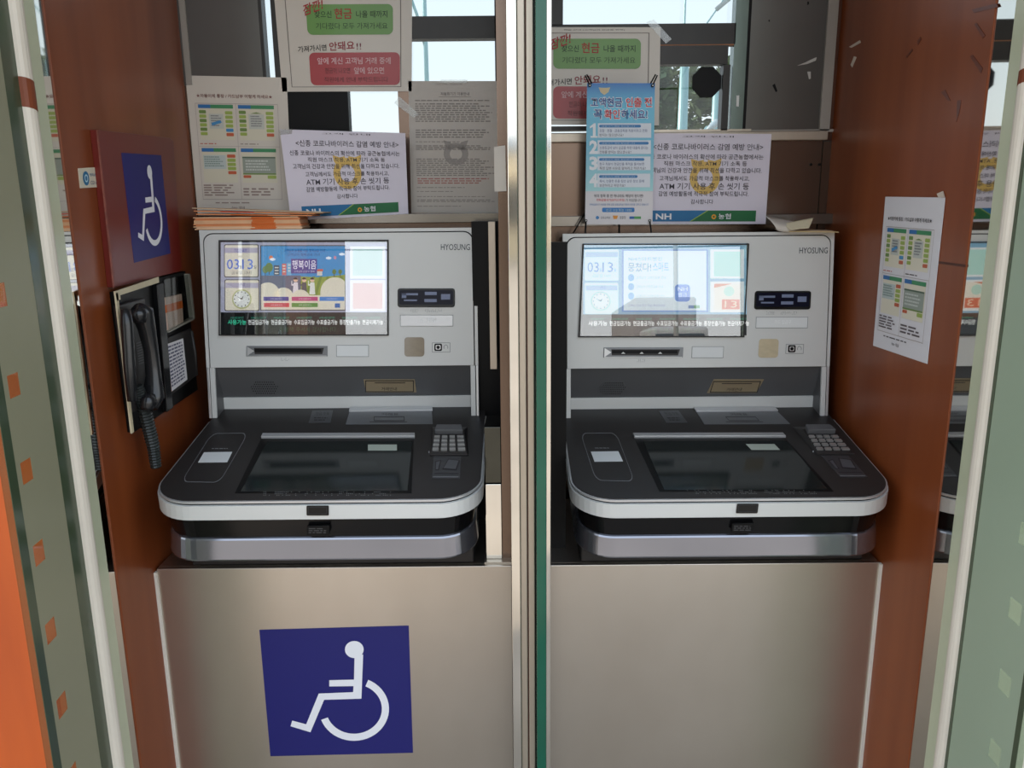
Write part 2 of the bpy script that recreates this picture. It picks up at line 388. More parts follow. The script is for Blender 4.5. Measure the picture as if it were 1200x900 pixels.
# ------------------------------------------------------------------ middle post
g = thing('trim_3', None, None, V((0.03, 1.27, 0)), kind='structure')
YP = 1.27
px = lambda u, y=YP: hit(u, 450, V((0, y, 0)), V((0, -1, 0))).x
def vstrip(name, m, u0, u1, y0, y1, parent, z0=0.0, z1=TOP, bevel=0.0, yref=None):
    return bx(name, m, (px(u0, yref or y0), y0, z0), (px(u1, yref or y0), y1, z1), parent, bevel)
vstrip('post_core', STEELD, 598, 645, YP+0.012, 1.82, g, yref=YP)
vstrip('chrome_strip', CHROME, 597.5, 608.3, YP-0.004, YP+0.012, g, bevel=0.0008)
vstrip('satin_strip', SATIN, 608.3, 617.0, YP, YP+0.012, g, bevel=0.0015)
vstrip('satin_strip', SATIN, 618.4, 626.2, YP, YP+0.012, g, bevel=0.0015)
vstrip('dark_joint', WEDGE, 617.0, 618.4, YP+0.004, YP+0.012, g)
vstrip('dark_joint', BLK, 626.2, 628.6, YP+0.002, YP+0.012, g)
vstrip('chrome_strip', CHROME, 640.2, 645.5, YP-0.002, YP+0.012, g, bevel=0.0006)
gf = struct(vstrip('window_5', GLEDGE, 628.4, 640.2, 1.225, YP+0.012, None, bevel=0.0012))
# jamb steps between the left machine and the post
g = thing('trim_4', None, None, V((-0.02, 1.45, 0.8)), kind='structure')
Sj = ysurf(1.445); zj = lambda v: Sj(580, v).z
bx('jamb_block', mat('dim mirror steel', (84, 84, 78), rough=.12, metal=1.0, noise=.2, nscale=(12, 12, 12)), (px(566.5, 1.445), 1.445, zj(566)), (px(586, 1.445), 1.53, zj(500.5)), g, 0.001)
bx('jamb_block', CHROME, (px(566.5, 1.445), 1.445, zj(655)), (px(586, 1.445), 1.53, zj(567.5)), g, 0.001)
bx('jamb_foot', SATIN, (px(564, 1.43), 1.43, zj(659)), (px(597, 1.43), 1.53, zj(655)), g)
bx('brown_stile', STEELB, (px(586.4, 1.45), 1.45, 0.8), (px(598, 1.45), 1.52, TOP), g)
bx('cream_stile', SATIN, (px(575, 1.60), 1.60, Sj(578, 452).z), (px(582.5, 1.60), 1.64, Sj(578, 262).z), g)
bx('gap_shade_right', BLK, (px(640, 1.50), 1.50, zl), (px(664, 1.50), 1.52, 1.432), g)  # black sheet standing in for shade in the gap right of the post
bx('gap_shade_left', BLK, (px(556, 1.66), 1.66, zl), (px(590, 1.66), 1.68, Sj(578, 262).z), g)  # black sheet as painted shade behind the gap left of the post

# ------------------------------------------------------------------ steel counter fronts with white sealant
Sp = ysurf(YPN)
def counter(x0, x1, zt, label):
    t = thing('counter_panel', label, 'panel', V(((x0+x1)/2, YPN, 0)), 'stainless counter fronts')
    bx('front_sheet', STEEL, (x0, YPN, 0), (x1, YPN+0.012, zt), t, 0.0012)
    bx('top_sheet', STEEL, (x0, YPN+0.012, zt-0.012), (x1, 1.776, zt), t)
    return t
counter(XL+0.004, px(597.5, YPN), zl+0.002, 'brushed stainless counter front under the left machine, carrying a wheelchair sign')
counter(px(642, YPN), XR-0.004, zl+0.002, 'plain brushed stainless counter front under the right machine')
struct(bx('trim_5', WHITE, (XL, YPN-0.005, 0), (XL+0.005, YPN+0.004, zl-0.004)))
struct(bx('trim_6', WHITE, (XR-0.005, YPN-0.005, 0), (XR, YPN+0.004, zl)))

# ------------------------------------------------------------------ back wall, windows
def wallbox(name, m, S, u0, v0, u1, v1, depth=0.02, parent=None, off=0.0, bevel=0.0):
    floor_ = v1 == 420
    a = S((u0+u1)/2, v0); b = S((u0+u1)/2, v1); l = S(u0, (v0+v1)/2); r = S(u1, (v0+v1)/2); y = l.y-off
    return bx(name, m, (l.x, y, 0.0 if floor_ else b.z), (r.x, y+depth, a.z), parent, bevel)
SB = ysurf(YB); SBR = ysurf(YBR)
g = thing('wall_back', None, None, V((0, YB, 0)), kind='structure')
wallbox('steel_panel', STEELD, SB, 190, -120, 303, 100, parent=g)
wallbox('panel_edge', ALU, SB, 209, -120, 216, 100, parent=g, off=0.004, depth=0.004)
wallbox('steel_panel', STEELB, SB, 190, 100, 336, 420, parent=g)
wallbox('steel_panel', STEELB, SB, 336, 158, 600, 420, parent=g)
wallbox('steel_panel', STEELB, SB, 467, 107, 482, 158, parent=g)
wallbox('steel_panel', STEELB, SB, 588, -120, 600, 158, parent=g)
wallbox('steel_ledge', LEDGE, ysurf(1.755), 232, 251, 586, 262, depth=0.04, parent=g, bevel=0.001)
# right half
wallbox('steel_panel', STEELD, SBR, 880, -120, 972, 152, parent=g)
wallbox('panel_edge', ALU, SBR, 969, -120, 981, 153, parent=g, off=0.006, depth=0.008)
wallbox('panel_edge', ALU, SBR, 880, 152, 981, 155, parent=g, off=0.006, depth=0.008)
wallbox('sill_bar', SATIN, SBR, 640, 155, 968, 166, parent=g, off=0.012, depth=0.03, bevel=0.002)
wallbox('corner_filler', WEDGE, SBR, 930, -120, 1010, 170, parent=g, off=-0.022)  # added behind the corner to block sky light leaking through
wallbox('steel_panel', STEELB, SBR, 640, 166, 954.5, 420, parent=g)
wallbox('steel_panel', STEELB, SBR, 955.6, 166, 1000, 420, parent=g, off=0.001)
wallbox('steel_panel', STEELD, SBR, 630, 166, 1000, 420, parent=g, off=-0.006)
for u in (950, 960): 
    c = SBR(u, 193, 0.001); MB().tube([c, c-V((0, 0.002, 0))], 0.003, 10).build('screw', BLK, g)
wallbox('steel_ledge', LEDGE, ysurf(1.79), 640, 252, 985, 264, depth=0.04, parent=g, bevel=0.001)
scw = mat('pale scuff', (196, 194, 188), rough=0.4, noise=0.1)
for pts in ([(946, 84), (950, 84), (950, 92), (948, 93)], [(934, 77), (944, 73), (950, 70), (957, 67), (956, 71), (946, 75)], ):
    MB().slab(SBR, pts, 0.0, 0.0006).build('scuff', scw, g)
for pts in ([(905, 100), (908, 98), (911, 107), (909, 108)], [(900, 24), (902, 23), (902, 26)], [(946, 2), (948, 2), (948, 5), (946, 6)]):
    MB().slab(SBR, pts, 0.0, 0.0006).build('scuff', BLK, g)

# window behind the left machine
w1 = thing('window_1', None, None, V((-0.3, YB, 1.6)), kind='structure')
SW = ysurf(YB+0.012)
wallbox('glass_pane', PANE, SW, 303, -120, 590, 158, depth=0.004, parent=w1)
wallbox('transom_bar', BEAM, SB, 336, 19.5, 582, 46, depth=0.03, parent=w1, off=0.001)
wallbox('frame_bar', BEAM, SB, 579.5, -120, 588.5, 160, depth=0.03, parent=w1, off=0.001)
wallbox('frame_bar', BEAM, SB, 301, -120, 305, 100, depth=0.03, parent=w1, off=0.001)
wallbox('dark_mullion', BEAM, SB, 316, -120, 336, 108, depth=0.03, parent=w1, off=0.0005)
wallbox('dark_mullion', BLK, SB, 330, 46, 407, 158, depth=0.03, parent=w1, off=0.0002)
# window behind the right machine
w2 = thing('window_2', None, None, V((0.3, YBR, 1.6)), kind='structure')
SW2 = ysurf(YBR+0.012)
wallbox('glass_pane', PANE, SW2, 640, -120, 880, 158, depth=0.004, parent=w2)
wallbox('frame_bar', BEAM, SBR, 640, -120, 660, 30, depth=0.03, parent=w2, off=0.001)
wallbox('transom_bar', BEAM, SBR, 640, 28, 862, 52.5, depth=0.03, parent=w2, off=0.001)
wallbox('gap_strip', mat('orange sealant', (176, 120, 84), rough=0.6, noise=0.1), SBR, 640, 52.5, 862, 53.8, depth=0.02, parent=w2, off=0.0)
wallbox('lower_rail', BEAM, SBR, 640, 54, 853, 76, depth=0.03, parent=w2, off=0.002)
wallbox('frame_bar', BEAM, SBR, 846, 76, 854, 153, depth=0.03, parent=w2, off=0.002)
wallbox('frame_bar', BEAM, SBR, 640, 148, 690, 153, depth=0.03, parent=w2, off=0.002)
wallbox('frame_bar', SATIN, SBR, 690, 152, 880, 155, depth=0.03, parent=w2, off=0.002)
wallbox('glass_stile', mat('grey green stile', (126, 140, 134), rough=0.18, metal=0.5, noise=0.15, nscale=(20, 20, 10)), SBR, 862, -120, 877, 152, depth=0.03, parent=w2, off=0.001)
wallbox('frame_bar', BLK, SBR, 877, -120, 880.5, 152, depth=0.03, parent=w2, off=0.001)
wallbox('stile_clip', LABELW, SBR, 862.5, 112, 865.5, 125, depth=0.003, parent=w2, off=0.003)
# black octagon sticker on the glass
oc = SW2(828, 96.5); R8 = (SW2(846, 96).x-SW2(811, 96).x)/2*1.05
st = MB().prism([oc+V((R8*math.cos(PI/8+k*PI/4), -0.001, R8*math.sin(PI/8+k*PI/4))) for k in range(8)],
           [oc+V((R8*math.cos(PI/8+k*PI/4), -0.0018, R8*math.sin(PI/8+k*PI/4))) for k in range(8)]).build('octagon_sticker', BLK)
tag(st, 'black octagonal sticker on the lower window pane at the right', 'sticker')

# ------------------------------------------------------------------ the two cash machines
DR = V((0.7585, 0.03, -0.0155))
TILT = math.radians(6.1)
FP = V((0, 1.635, 1.5-0.4395)); FN = V((0, -math.cos(TILT), math.sin(TILT))); FT = V((0, math.sin(TILT), math.cos(TILT)))
DKP = V((0, 1.357, 1.5-0.487)); DSL = 0.18; DN = V((0, -DSL, 1)).normalized()
X0, X1 = -0.648, -0.073; XC = (X0+X1)/2; FW = X1-X0
def deck_z(y): return DKP.z+DSL*(y-DKP.y)

def symbol(pr, m, f, layer=2, name='wheelchair_symbol'):
    """wheelchair figure; f maps the photo's sign pixels to print coordinates"""
    C = lambda x, y: f(300+x/3, 600+y/3)
    pr.poly(name, m, [C(*p) for p in ((347, 500), (345, 588), (258, 590), (258, 612), (343, 611), (342, 632), (221, 637), (177, 745), (128, 732), (122, 752), (192, 773), (240, 659), (371, 655), (377, 500))], layer)
    pr.poly(name, m, [C(346+33*math.cos(2*PI*i/24), 482+30*math.sin(2*PI*i/24)) for i in range(24)], layer+.5)
    A = []; B = []
    for i in range(33):
        a = math.radians(-66+(160+66)*i/32)
        A.append(pr.S(*C(345+123*math.cos(a), 691+112*math.sin(a)), pr.o(layer))); B.append(pr.S(*C(345+98*math.cos(a), 691+87*math.sin(a)), pr.o(layer)))
    pr.mb(name, m).bridge(A, B)

def clock(pr, cx, cy, r, rim, face, hand, L):
    pr.ell('clock_rim', rim, cx, cy, r*1.18, layer=L); pr.ell('clock_face', face, cx, cy, r, layer=L+1)
    for k in range(12):
        a = 2*PI*k/12; w = r*0.06; q = r*0.86
        pr.ell('clock_mark', hand, cx+q*math.sin(a), cy-q*math.cos(a), w*1.3, n=6, layer=L+2)
    for a, ln, w in ((-60, 0.68, 0.07), (28, 0.45, 0.09)):
        a = math.radians(a); dx, dy = math.sin(a), -math.cos(a)
        pr.poly('clock_hand', hand, [(cx-dy*w*r, cy+dx*w*r), (cx+dx*ln*r, cy+dy*ln*r), (cx+dy*w*r, cy-dx*w*r)], L+2)

def status_row(pr, x0, x1, first_green, n):
    """availability captions on the dark strip under a display"""
    words = ['사용가능', '현금입금가능', '현금출금가능', '수표입금가능', '수표출금가능', '통장인출가능', '현금이체가능']
    u = x0
    for i in range(n):
        w = 21.5 if i == 0 else 24.3
        pr.text(words[i], u, 374.5, u+w, 380.5, lit(60, 205, 160, .7) if (i == 0 and first_green) else lit(235, 236, 232, .7), 3, bold=0.02)
        pr.text('AVAILABLE DEPOSIT', u+3, 371.2, u+w-3, 373.4, lit(50, 160, 130, .6), 3)
        u += w+2.4
    pr.text('이용해 주셔서 감사합니다.', x0+61, 382.8, x0+128, 388.8, lit(52, 92, 62, .4), 3)

def screen_left(S, scr):
    pr = Pr(S, scr, 0.0006)
    pr.rect('screen_background', lit(176, 176, 196), 258, 284, 453, 366, 0); pr.rect('status_strip', lit(22, 24, 24, .1), 258, 366, 453, 391.5, 0)
    F_ = lit(52, 44, 40, .1); CR_ = lit(232, 224, 204)
    for x0, y0, x1, y1, c in ((262, 286.5, 302.5, 325, CR_), (262.5, 327.5, 303.5, 364.5, CR_)):
        pr.rrect('tile', F_, x0, y0, x1, y1, 2, 1); pr.rrect('tile', c, x0+.9, y0+.9, x1-.9, y1-.9, 1.6, 2)
        pr.rect('tile_header', lit(182, 174, 192), x0+1, y0+4, x1-1, y0+10, 3)
    b = lit(66, 106, 200, .7)
    pr.text('03', 265.5, 304, 280, 315.5, b, 4); pr.text('13', 283.5, 304, 296, 315.5, b, 4)
    pr.text('월', 280.3, 311, 283, 315, F_, 4); pr.text('일', 297, 311, 300, 315, F_, 4)
    pr.text('금요일 13시', 271, 317.5, 294, 321.5, lit(120, 110, 104), 4); pr.text('TODAY', 274, 292, 289, 296, lit(92, 96, 170), 4); pr.text('시', 280, 331, 286, 335.5, lit(120, 110, 150), 4)
    clock(pr, 283, 350.5, 9.8, lit(190, 190, 140), lit(236, 236, 230), F_, 4)
    # the happy advert
    pr.rect('advert', F_, 304.5, 287.5, 404, 364, 1); pr.rect('advert', lit(64, 152, 208), 305.5, 288.5, 403.5, 330, 2); pr.rect('advert', CR_, 305.5, 330, 403.5, 363, 2)
    pr.rect('advert_hill', lit(104, 108, 130), 305.5, 323, 352, 346, 3); pr.poly('advert_hill', lit(156, 168, 72), [(352, 346), (352, 324), (372, 325), (403.5, 322), (403.5, 346)], 3)
    for k in range(5): pr.poly('advert_furrow', lit(126, 146, 58), [(366+k*8, 324), (369+k*8, 324), (360+k*11, 346), (356+k*11, 346)], 4)
    for cx, cy, r in ((305.5+8, 345, 14), (332, 349, 12), (352, 350.5, 11), (392, 342, 17)):
        pr.poly('advert_cloud', CR_, [(max(305.6, min(403.4, cx+r*math.cos(PI+PI*i/16))), cy+r*math.sin(PI+PI*i/16)) for i in range(17)]+[(min(cx+r, 403.4), 352), (max(cx-r, 305.6), 352)], 6)
    for cx, cy, r in ((310.5, 316, 3.4), (315, 313.5, 4.4), (391, 318.5, 2.4), (398, 318.5, 2.2)):
        pr.ell('advert_tree', lit(104, 132, 60), cx, cy, r, r*1.25, 4); pr.rect('advert_tree', lit(86, 70, 60), cx-.4, cy+r, cx+.4, cy+r+4, 4)
    for x0, y0, x1, c in ((320.5, 311, 327, lit(58, 64, 90)), (330, 309, 335, lit(220, 112, 104)), (336, 308, 341, lit(120, 190, 220))):
        pr.rect('advert_tower', c, x0, y0, x1, 322.5, 4)
        for q in range(3): pr.rect('advert_tower', lit(230, 226, 214), x0+1, y0+2+q*3.4, x1-1, y0+3.4+q*3.4, 5)
    pr.rect('advert_house', lit(222, 216, 206), 371, 318, 377, 323, 4); pr.poly('advert_house', lit(220, 96, 72), [(370, 318), (372, 315.4), (378, 315.4), (378, 318)], 5)
    pr.ell('advert_sun', lit(236, 120, 56), 317, 302, 2.4, layer=3)
    for cx, cy in ((319, 304), (384.5, 302.5), (400, 298)): 
        for dx, r in ((-1.8, 1.5), (0, 2.1), (1.8, 1.5)): pr.ell('advert_cloudlet', lit(236, 240, 242), cx+dx, cy, r, r*.85, 4, n=12)
    pr.ell('advert_balloon', lit(220, 150, 170), 392, 302, 1.7, 2.1, 4, n=14)
    pr.rect('advert_banner', lit(84, 72, 150), 340.5, 303.5, 371, 320.5, 5); pr.text('행복이음', 342, 305, 370, 315.5, lit(244, 242, 246, .75), 6, bold=0.004); pr.text('고객님의 건강과 행복', 344, 317, 368, 319.4, lit(220, 214, 236), 6)
    pr.text('고객님과 농협을 이음 행복금융 안내', 332, 292, 380, 295.4, lit(28, 70, 140), 4); pr.text('고객님의 행복금융 안내', 336, 297, 374, 300, lit(28, 70, 140), 4)
    for cx, cl in ((346, lit(238, 228, 232)), (356, lit(86, 84, 96)), (365.5, lit(238, 236, 230))):   # three waving people
        pr.poly('advert_person', cl, [(cx-2.4, 331), (cx+2.4, 331), (cx+3.4, 345), (cx-3.4, 345)], 5)
        pr.ell('advert_person', lit(240, 202, 176), cx, 328, 2.7, 2.7, 6, n=14); pr.poly('advert_person', lit(60, 40, 36), [(cx-2.9+5.8*i/8, 327.6-2.6*math.sin(PI*i/8)) for i in range(9)], 7)
        pr.rect('advert_person', cl, cx-5, 329, cx-4, 334, 5); pr.poly('advert_person', cl, [(cx-5, 333), (cx-5, 334.6), (cx-2, 335), (cx-2, 333)], 5)
    for x0, y0, x1, c in ((308.5, 347.8, 338, lit(84, 68, 150)), (342-.5, 347.8, 372, lit(198, 72, 128)), (374, 347.8, 403, lit(66, 136, 206)), (309, 355, 338.5, lit(214, 74, 84)), (342-.5, 355, 372, lit(98, 150, 66))):
        pr.rect('advert_button', c, x0, y0, x1, y0+4.8, 7); pr.text('고객 안내 하기', x0+8, y0+1.6, x1-8, y0+3.4, lit(236, 232, 236), 8)
    pr.rect('advert_logo', lit(52, 110, 180), 392, 355.5, 398, 360.5, 7)
    for y0, y1, c in ((289, 326.5, lit(196, 222, 216)), (328.5, 365, lit(226, 190, 186))):
        pr.rect('tile', lit(236, 238, 240), 409.5, y0, 450.5, y1, 1); pr.rect('tile_picture', c, 412.5, y0+3, 447.5, y1-3, 2)
    status_row(pr, 266.5, 0, True, 7)

def screen_right(S, scr):
    pr = Pr(S, scr, 0.0006)
    pr.rect('screen_background', lit(130, 178, 204, .45), 683, 284, 868, 367, 0); pr.rect('status_strip', lit(26, 30, 32, .1), 683, 367, 868, 391.5, 0)  # blue of the reflected sky tinted into the screen's own glow
    F_ = lit(70, 100, 130, .2); CR_ = lit(206, 226, 228)
    for x0, y0, x1, y1 in ((685, 291, 723.5, 327.5), (685, 330, 723, 366.5)):
        pr.rrect('tile', CR_, x0, y0, x1, y1, 1.6, 2); pr.rect('tile_header', lit(156, 186, 214), x0+1, y0+3, x1-1, y0+9, 3)
    b = lit(70, 120, 186, .6)
    pr.text('03', 688, 306, 701, 317.5, b, 4); pr.text('13', 705, 306, 717, 317.5, b, 4); pr.text('월', 701.6, 313, 704.2, 317, b, 4); pr.text('일', 717.8, 313, 720.6, 317, b, 4)
    pr.text('금요일 13시', 694, 320, 714, 323.6, lit(140, 160, 176), 4); pr.text('시', 702, 333, 708, 337, lit(96, 140, 180), 4)
    clock(pr, 703, 351.5, 9.6, lit(170, 196, 190), lit(220, 232, 232), F_, 4)
    pr.rect('advert', lit(84, 136, 196), 727, 291, 824.5, 364, 1); pr.rect('advert', lit(214, 228, 232), 729, 292.6, 822.5, 362.4, 2)
    pr.text('NH스마트뱅킹', 734.5, 300, 772, 304.4, lit(110, 140, 170), 3); pr.text('뭉쳤다!', 734, 306.5, 760, 317, lit(96, 126, 160), 3, bold=0.004); pr.text('스마트', 762, 306, 780, 316.5, lit(90, 150, 206), 3)
    for y in (324, 334.5, 345.5):
        pr.ell('advert_bullet', lit(110, 170, 214), 737.4, y, 3.4, 4.2, 3); pr.text('고객님의 스마트금융 안내', 743, y-1.6, 743+random.uniform(24, 34), y+1.6, lit(140, 152, 164), 3)
    pr.rrect('advert_app_icon', lit(72, 130, 204, .6), 786.8, 332, 804, 352, 4, 3); pr.text('NH', 790, 335, 801, 339.5, lit(226, 236, 242), 4); pr.text('뱅크', 790.5, 341.5, 800.5, 346.5, lit(210, 226, 240), 4)
    pr.text('고객님 안내 창구 직원 확인하세요', 734, 355, 776, 358, lit(140, 150, 186), 3)
    pr.rect('advert_logo', lit(70, 120, 176), 802, 356.4, 808.4, 360, 3); pr.rect('advert_logo', lit(90, 160, 110), 808.4, 356.4, 815, 360, 3)
    for y0, y1, c in ((291, 325, lit(168, 216, 206)), (328.5, 364.5, lit(226, 220, 206))):
        pr.rect('tile', lit(222, 228, 228), 827, y0, 865, y1, 1); pr.rect('tile_picture', c, 831, y0+2.4, 861, y1-2.4, 2)
    pr.rect('tile_picture', lit(206, 96, 60), 840, 349.5, 860, 361, 3); pr.poly('tile_picture', lit(206, 120, 80), [(831, 331), (852, 331), (831, 336)], 3)
    pr.text('13', 843, 351, 857, 359, lit(232, 200, 170), 4); pr.ell('tile_picture', lit(176, 214, 200), 848, 340, 6, 6, 4)
    status_row(pr, 689, 0, False, 7)

def cash_machine(D, label, sideways, scr_fn, sensor_m):
    """one machine; geometry measured once, D moves it"""
    sdk = sideways
    t = thing('cash_machine', label, 'cash machine', V((XC, 1.5, zl+0.002))+D, 'cash machines')
    Dm = lambda S: (lambda a, b, o=0.0: S(a, b, o)+D)
    Sf = plane(FP, FN, D)                                       # upper front, left-machine pixels
    Sd = plane(DKP, DN, D)                                      # sloping deck
    tt = lambda v: (hit(400, v, FP, FN)-FP).dot(FT)
    Ltop = 0.397; tb = tt(429.5)
    Fs = lambda s, q, o=0.0: V((X0+s, FP.y, FP.z))+FT*q+FN*o+D      # metres along the front
    # housing behind
    top = Fs(0, Ltop); zt = top.z
    pf = [(FP.y+0.012+0.02, FP.z-0.02), (1.78, FP.z-0.02), (1.78, Ltop*math.cos(TILT)+FP.z-0.012), (FP.y+FT.y*Ltop+0.014, FP.z+FT.z*Ltop-0.004), (FP.y+FT.y*tb+0.014, FP.z+FT.z*tb)]
    pf2 = [(FP.y+FT.y*tb+0.016, FP.z+FT.z*tb+0.001), (1.78, FP.z+FT.z*tb+0.001), (1.78, FP.z+FT.z*Ltop-0.010), (FP.y+FT.y*Ltop+0.013, FP.z+FT.z*Ltop-0.003)]
    MB().prism([V((X0+0.004, y, z))+D for y, z in pf2], [V((X1-0.004, y, z))+D for y, z in pf2]).build('housing', BLK, t, 0.002)
    # front: dark backing, ring with rounded inner corners, inner plate
    MB().prism([Fs(*p, -0.014) for p in ((0.001, tb), (FW-0.001, tb), (FW-0.001, Ltop-.001), (0.001, Ltop-.001))], [Fs(*p, -0.003) for p in ((0.001, tb), (FW-0.001, tb), (FW-0.001, Ltop-.001), (0.001, Ltop-.001))]).build('front_backing', BLK, t)
    w = 0.0065; R = 0.020; gap = 0.0022
    def arch(w, R, n=6):
        P = [(w, tb)]
        for cx, cy, a0 in ((w+R, Ltop-w-R, 180), (FW-w-R, Ltop-w-R, 90)):
            for i in range(n+1):
                a = math.radians(a0-90*i/n); P.append((cx+R*math.cos(a), cy+R*math.sin(a)))
        return P+[(FW-w, tb)]
    n = 6
    inner = arch(w, R, n); outer = [(0, tb)]+[(0, Ltop)]*(n+1)+[(FW, Ltop)]*(n+1)+[(FW, tb)]
    outer = [(0, tb)]+[(0, Ltop-0.02*(1-i/3)) if i < 3 else (0.02*(i-3)/3, Ltop) for i in range(n+1)]+[(FW-0.02*(1-i/3), Ltop) if i < 3 else (FW, Ltop-0.02*(i-3)/3) for i in range(n+1)]+[(FW, tb)]
    mb = MB(); A0 = [Fs(*p, 0.0) for p in inner]; B0 = [Fs(*p, 0.0) for p in outer]; A1 = [Fs(*p, -0.014) for p in inner]; B1 = [Fs(*p, -0.014) for p in outer]
    mb.bridge(A0, B0); mb.bridge(B0, B1); mb.bridge(A1, A0); mb.bridge(B1, A1); mb.build('front_surround', SILV, t)
    ip = arch(w+gap, R-gap*0.6, n)
    MB().prism([Fs(*p, -0.006) for p in ip], [Fs(*p, 0.0012) for p in ip]).build('front_plate', SILV, t, 0.0006)
    for a, b, m in ((0.0, 0.005, SILV2), (0.0065, 0.0165, SILV), (FW-0.0165, FW-0.0065, SILV), (FW-0.005, FW, SILV2)):    # legs down to the deck
        q = [(a, 0.002), (b, 0.002), (b, tb-0.0005), (a, tb-0.0005)]
        MB().prism([Fs(*p, -0.012) for p in q], [Fs(*p, 0.0) for p in q]).build('side_leg', m, t, 0.0006)
    # recess under the front
    ly, lz = 1.681, deck_z(1.681); zl2 = hit(400, 465, V((0, ly, 0)), V((0, -1, 0))).z
    A = V((0, FP.y+FT.y*tb+0.006, FP.z+FT.z*tb)); B = V((0, ly+0.004, zl2)); 
    xa, xb = X0+0.0170, X1-0.0170
    XX = lambda p, x: V((x, p.y, p.z))+D
    MB().prism([XX(A, xa), XX(B, xa), XX(B+V((0, 0.01, 0)), xa), XX(A+V((0, 0.02, 0)), xa)], [XX(A, xb), XX(B, xb), XX(B+V((0, 0.01, 0)), xb), XX(A+V((0, 0.02, 0)), xb)]).build('recess_panel', NICHE, t)
    bx('recess_ledge', SILV, tuple(V((xa, ly-0.001, lz-0.004))+D), tuple(V((xb, ly+0.016, zl2+0.0005))+D), t, 0.0008)
    for x, dx in ((xa, -0.004), (xb, 0.004)):
        P = [A, B, V((0, ly, lz-.003)), V((0, FP.y+0.004, deck_z(FP.y)-.002)), V((0, FP.y+0.004, FP.z))]
        MB().prism([XX(p, x) for p in P], [XX(p, x+dx) for p in P]).build('recess_cheek', NICHE, t)
    nrm = (B-A).cross(V((1, 0, 0))).normalized(); nrm = nrm if nrm.y < 0 else -nrm
    Sn = plane(A, nrm, D)
    sp = MB()
    hexp = [(291.5, 454), (298, 446), (319, 446), (326.5, 454), (319, 462.5), (298, 462.5)]
    spk = MB().slab(Sn, hexp, 0.0, 0.0006).build('speaker', NICHE, t)
    dots = Pr(Sn, spk, 0.0008)
    for r in range(6):
        for c in range(13):
            u = 293.5+c*2.55+(r % 2)*1.27; v = 447.6+r*2.6; k = abs(v-454)/8.2
            if 292.5+6*k < u < 325.5-6*k: dots.ell('speaker_hole', BLK, u, v, 0.62, 0.72, 0, n=6)
    lb = MB().slab(Sn, [(425, 444.5), (485, 444.5), (487, 459.5), (428, 459.5)] if D.x < .1 else [(427, 443.5), (487, 443.5), (483, 459.5), (424, 459.5)], 0.0, 0.0015).build('slip_label', LABELB, t)
    p = Pr(Sn, lb, 0.0016); p.frame('label_rim', DKGR, 427, 445.2, 484, 459, 1.0, 0); p.text('거래안내', 446, 453, 464, 457, K, 1); p.rect('label_line', K, 438, 447.6, 474, 448.4, 1)
    # screen
    scr = MB().slab(Sf, [(256, 281.8), (454.5, 281), (454.5, 393), (258.5, 393.5)], 0.0006, 0.0016).build('screen', BLKG, t)
    q = [(256, 281.8), (454.5, 281), (454.5, 393), (258.5, 393.5)]
    Sfs = lambda a, b, o=0.0: Sf(a, b, o+0.0016)
    if D.x < .1: scr_fn(Sfs, scr)
    else:
        Pg = plane(FP+D, FN); scr_fn(lambda a, b, o=0.0: Pg(683+(a-683)*1.035, b+1.4, o+0.0016), scr)
    MB().slab(Sf, [(257.5, 283), (453.5, 282.4), (453.5, 392), (259, 392.4)], 0.0062, 0.0068).build('cover_glass', SCRGL, scr)
    fr = Pr(Sf, scr, 0.0068); fr.frame('screen_bezel', DKGR, 256.4, 281.6, 454.6, 393.2, 1.6, 0)
    # card reader window, labels, slot, sensors
    lens = MB().prism([Sf(a, b, 0.001) for a, b in rr_pts(465, 338, 532, 360, 3, 3)], [Sf(a, b, 0.004) for a, b in rr_pts(465, 338, 532, 360, 3, 3)]).build('card_reader', BLKG, t, 0.0006)
    c = Pr(Sf, lens, 0.0042); c.rrect('reader_lens', NAVY, 467, 340, 530, 356.8, 2, 0)
    gl = mat('reader glyph', (120, 130, 160), rough=0.3, noise=0.1)
    for x0, y0, x1, y1 in ((470, 343.6, 489, 346), (470, 343.6, 475.4, 349.2), (472.5, 351, 488, 352.8), (497, 342, 511, 345.8), (496.5, 350.4, 511, 354), (516, 344.6, 526.5, 351)):
        c.rect('reader_glyph', gl, x0, y0, x1, y1, 1)
    Sq = lambda a, b, o=0.0: Sf(a, b, o+0.0012)
    br = Pr(Sq, t, 0.0004); bd = mat('braille dots', (120, 124, 124), rough=0.5)
    for x0, x1, y in ((480.5, 490, 363), (497.5, 517, 363), (329, 338, 419.8)):
        u = x0
        while u < x1:
            for k in range(3):
                if random.random() < .6: br.ell('braille', bd, u, y+k*1.3, .4, .42, 0, n=5)
            u += 1.7
    def plate(name, m, x0, y0, x1, y1, r=0.8, h=0.0024, rim=True):
        o = MB().prism([Sf(a, b, 0.001) for a, b in rr_pts(x0, y0, x1, y1, r, r, 3)], [Sf(a, b, h) for a, b in rr_pts(x0, y0, x1, y1, r, r, 3)]).build(name, m, t)
        if rim: Pr(Sf, o, h+.0001).frame('label_rim', bd, x0, y0, x1, y1, .5, 0)
        return o
    o = plate('reader_label', LABELW if D.x > .1 else SILV2, 468, 369, 530, 382.4); Pr(Sf, o, 0.0026).text('카드 입금구', 490, 372.4, 510, 377.4, ink(244, 246, 244), 1)
    o = plate('slot_label', LABELW, 393.3, 404.2, 431.3, 418)
    o = plate('sensor_window', sensor_m, 473, 395.2, 496.3, 417.6, 3.4, 0.003, False)
    o = plate('earphone_jack', SILV, 505.3, 401.4, 526.6, 412.8, 1.4)
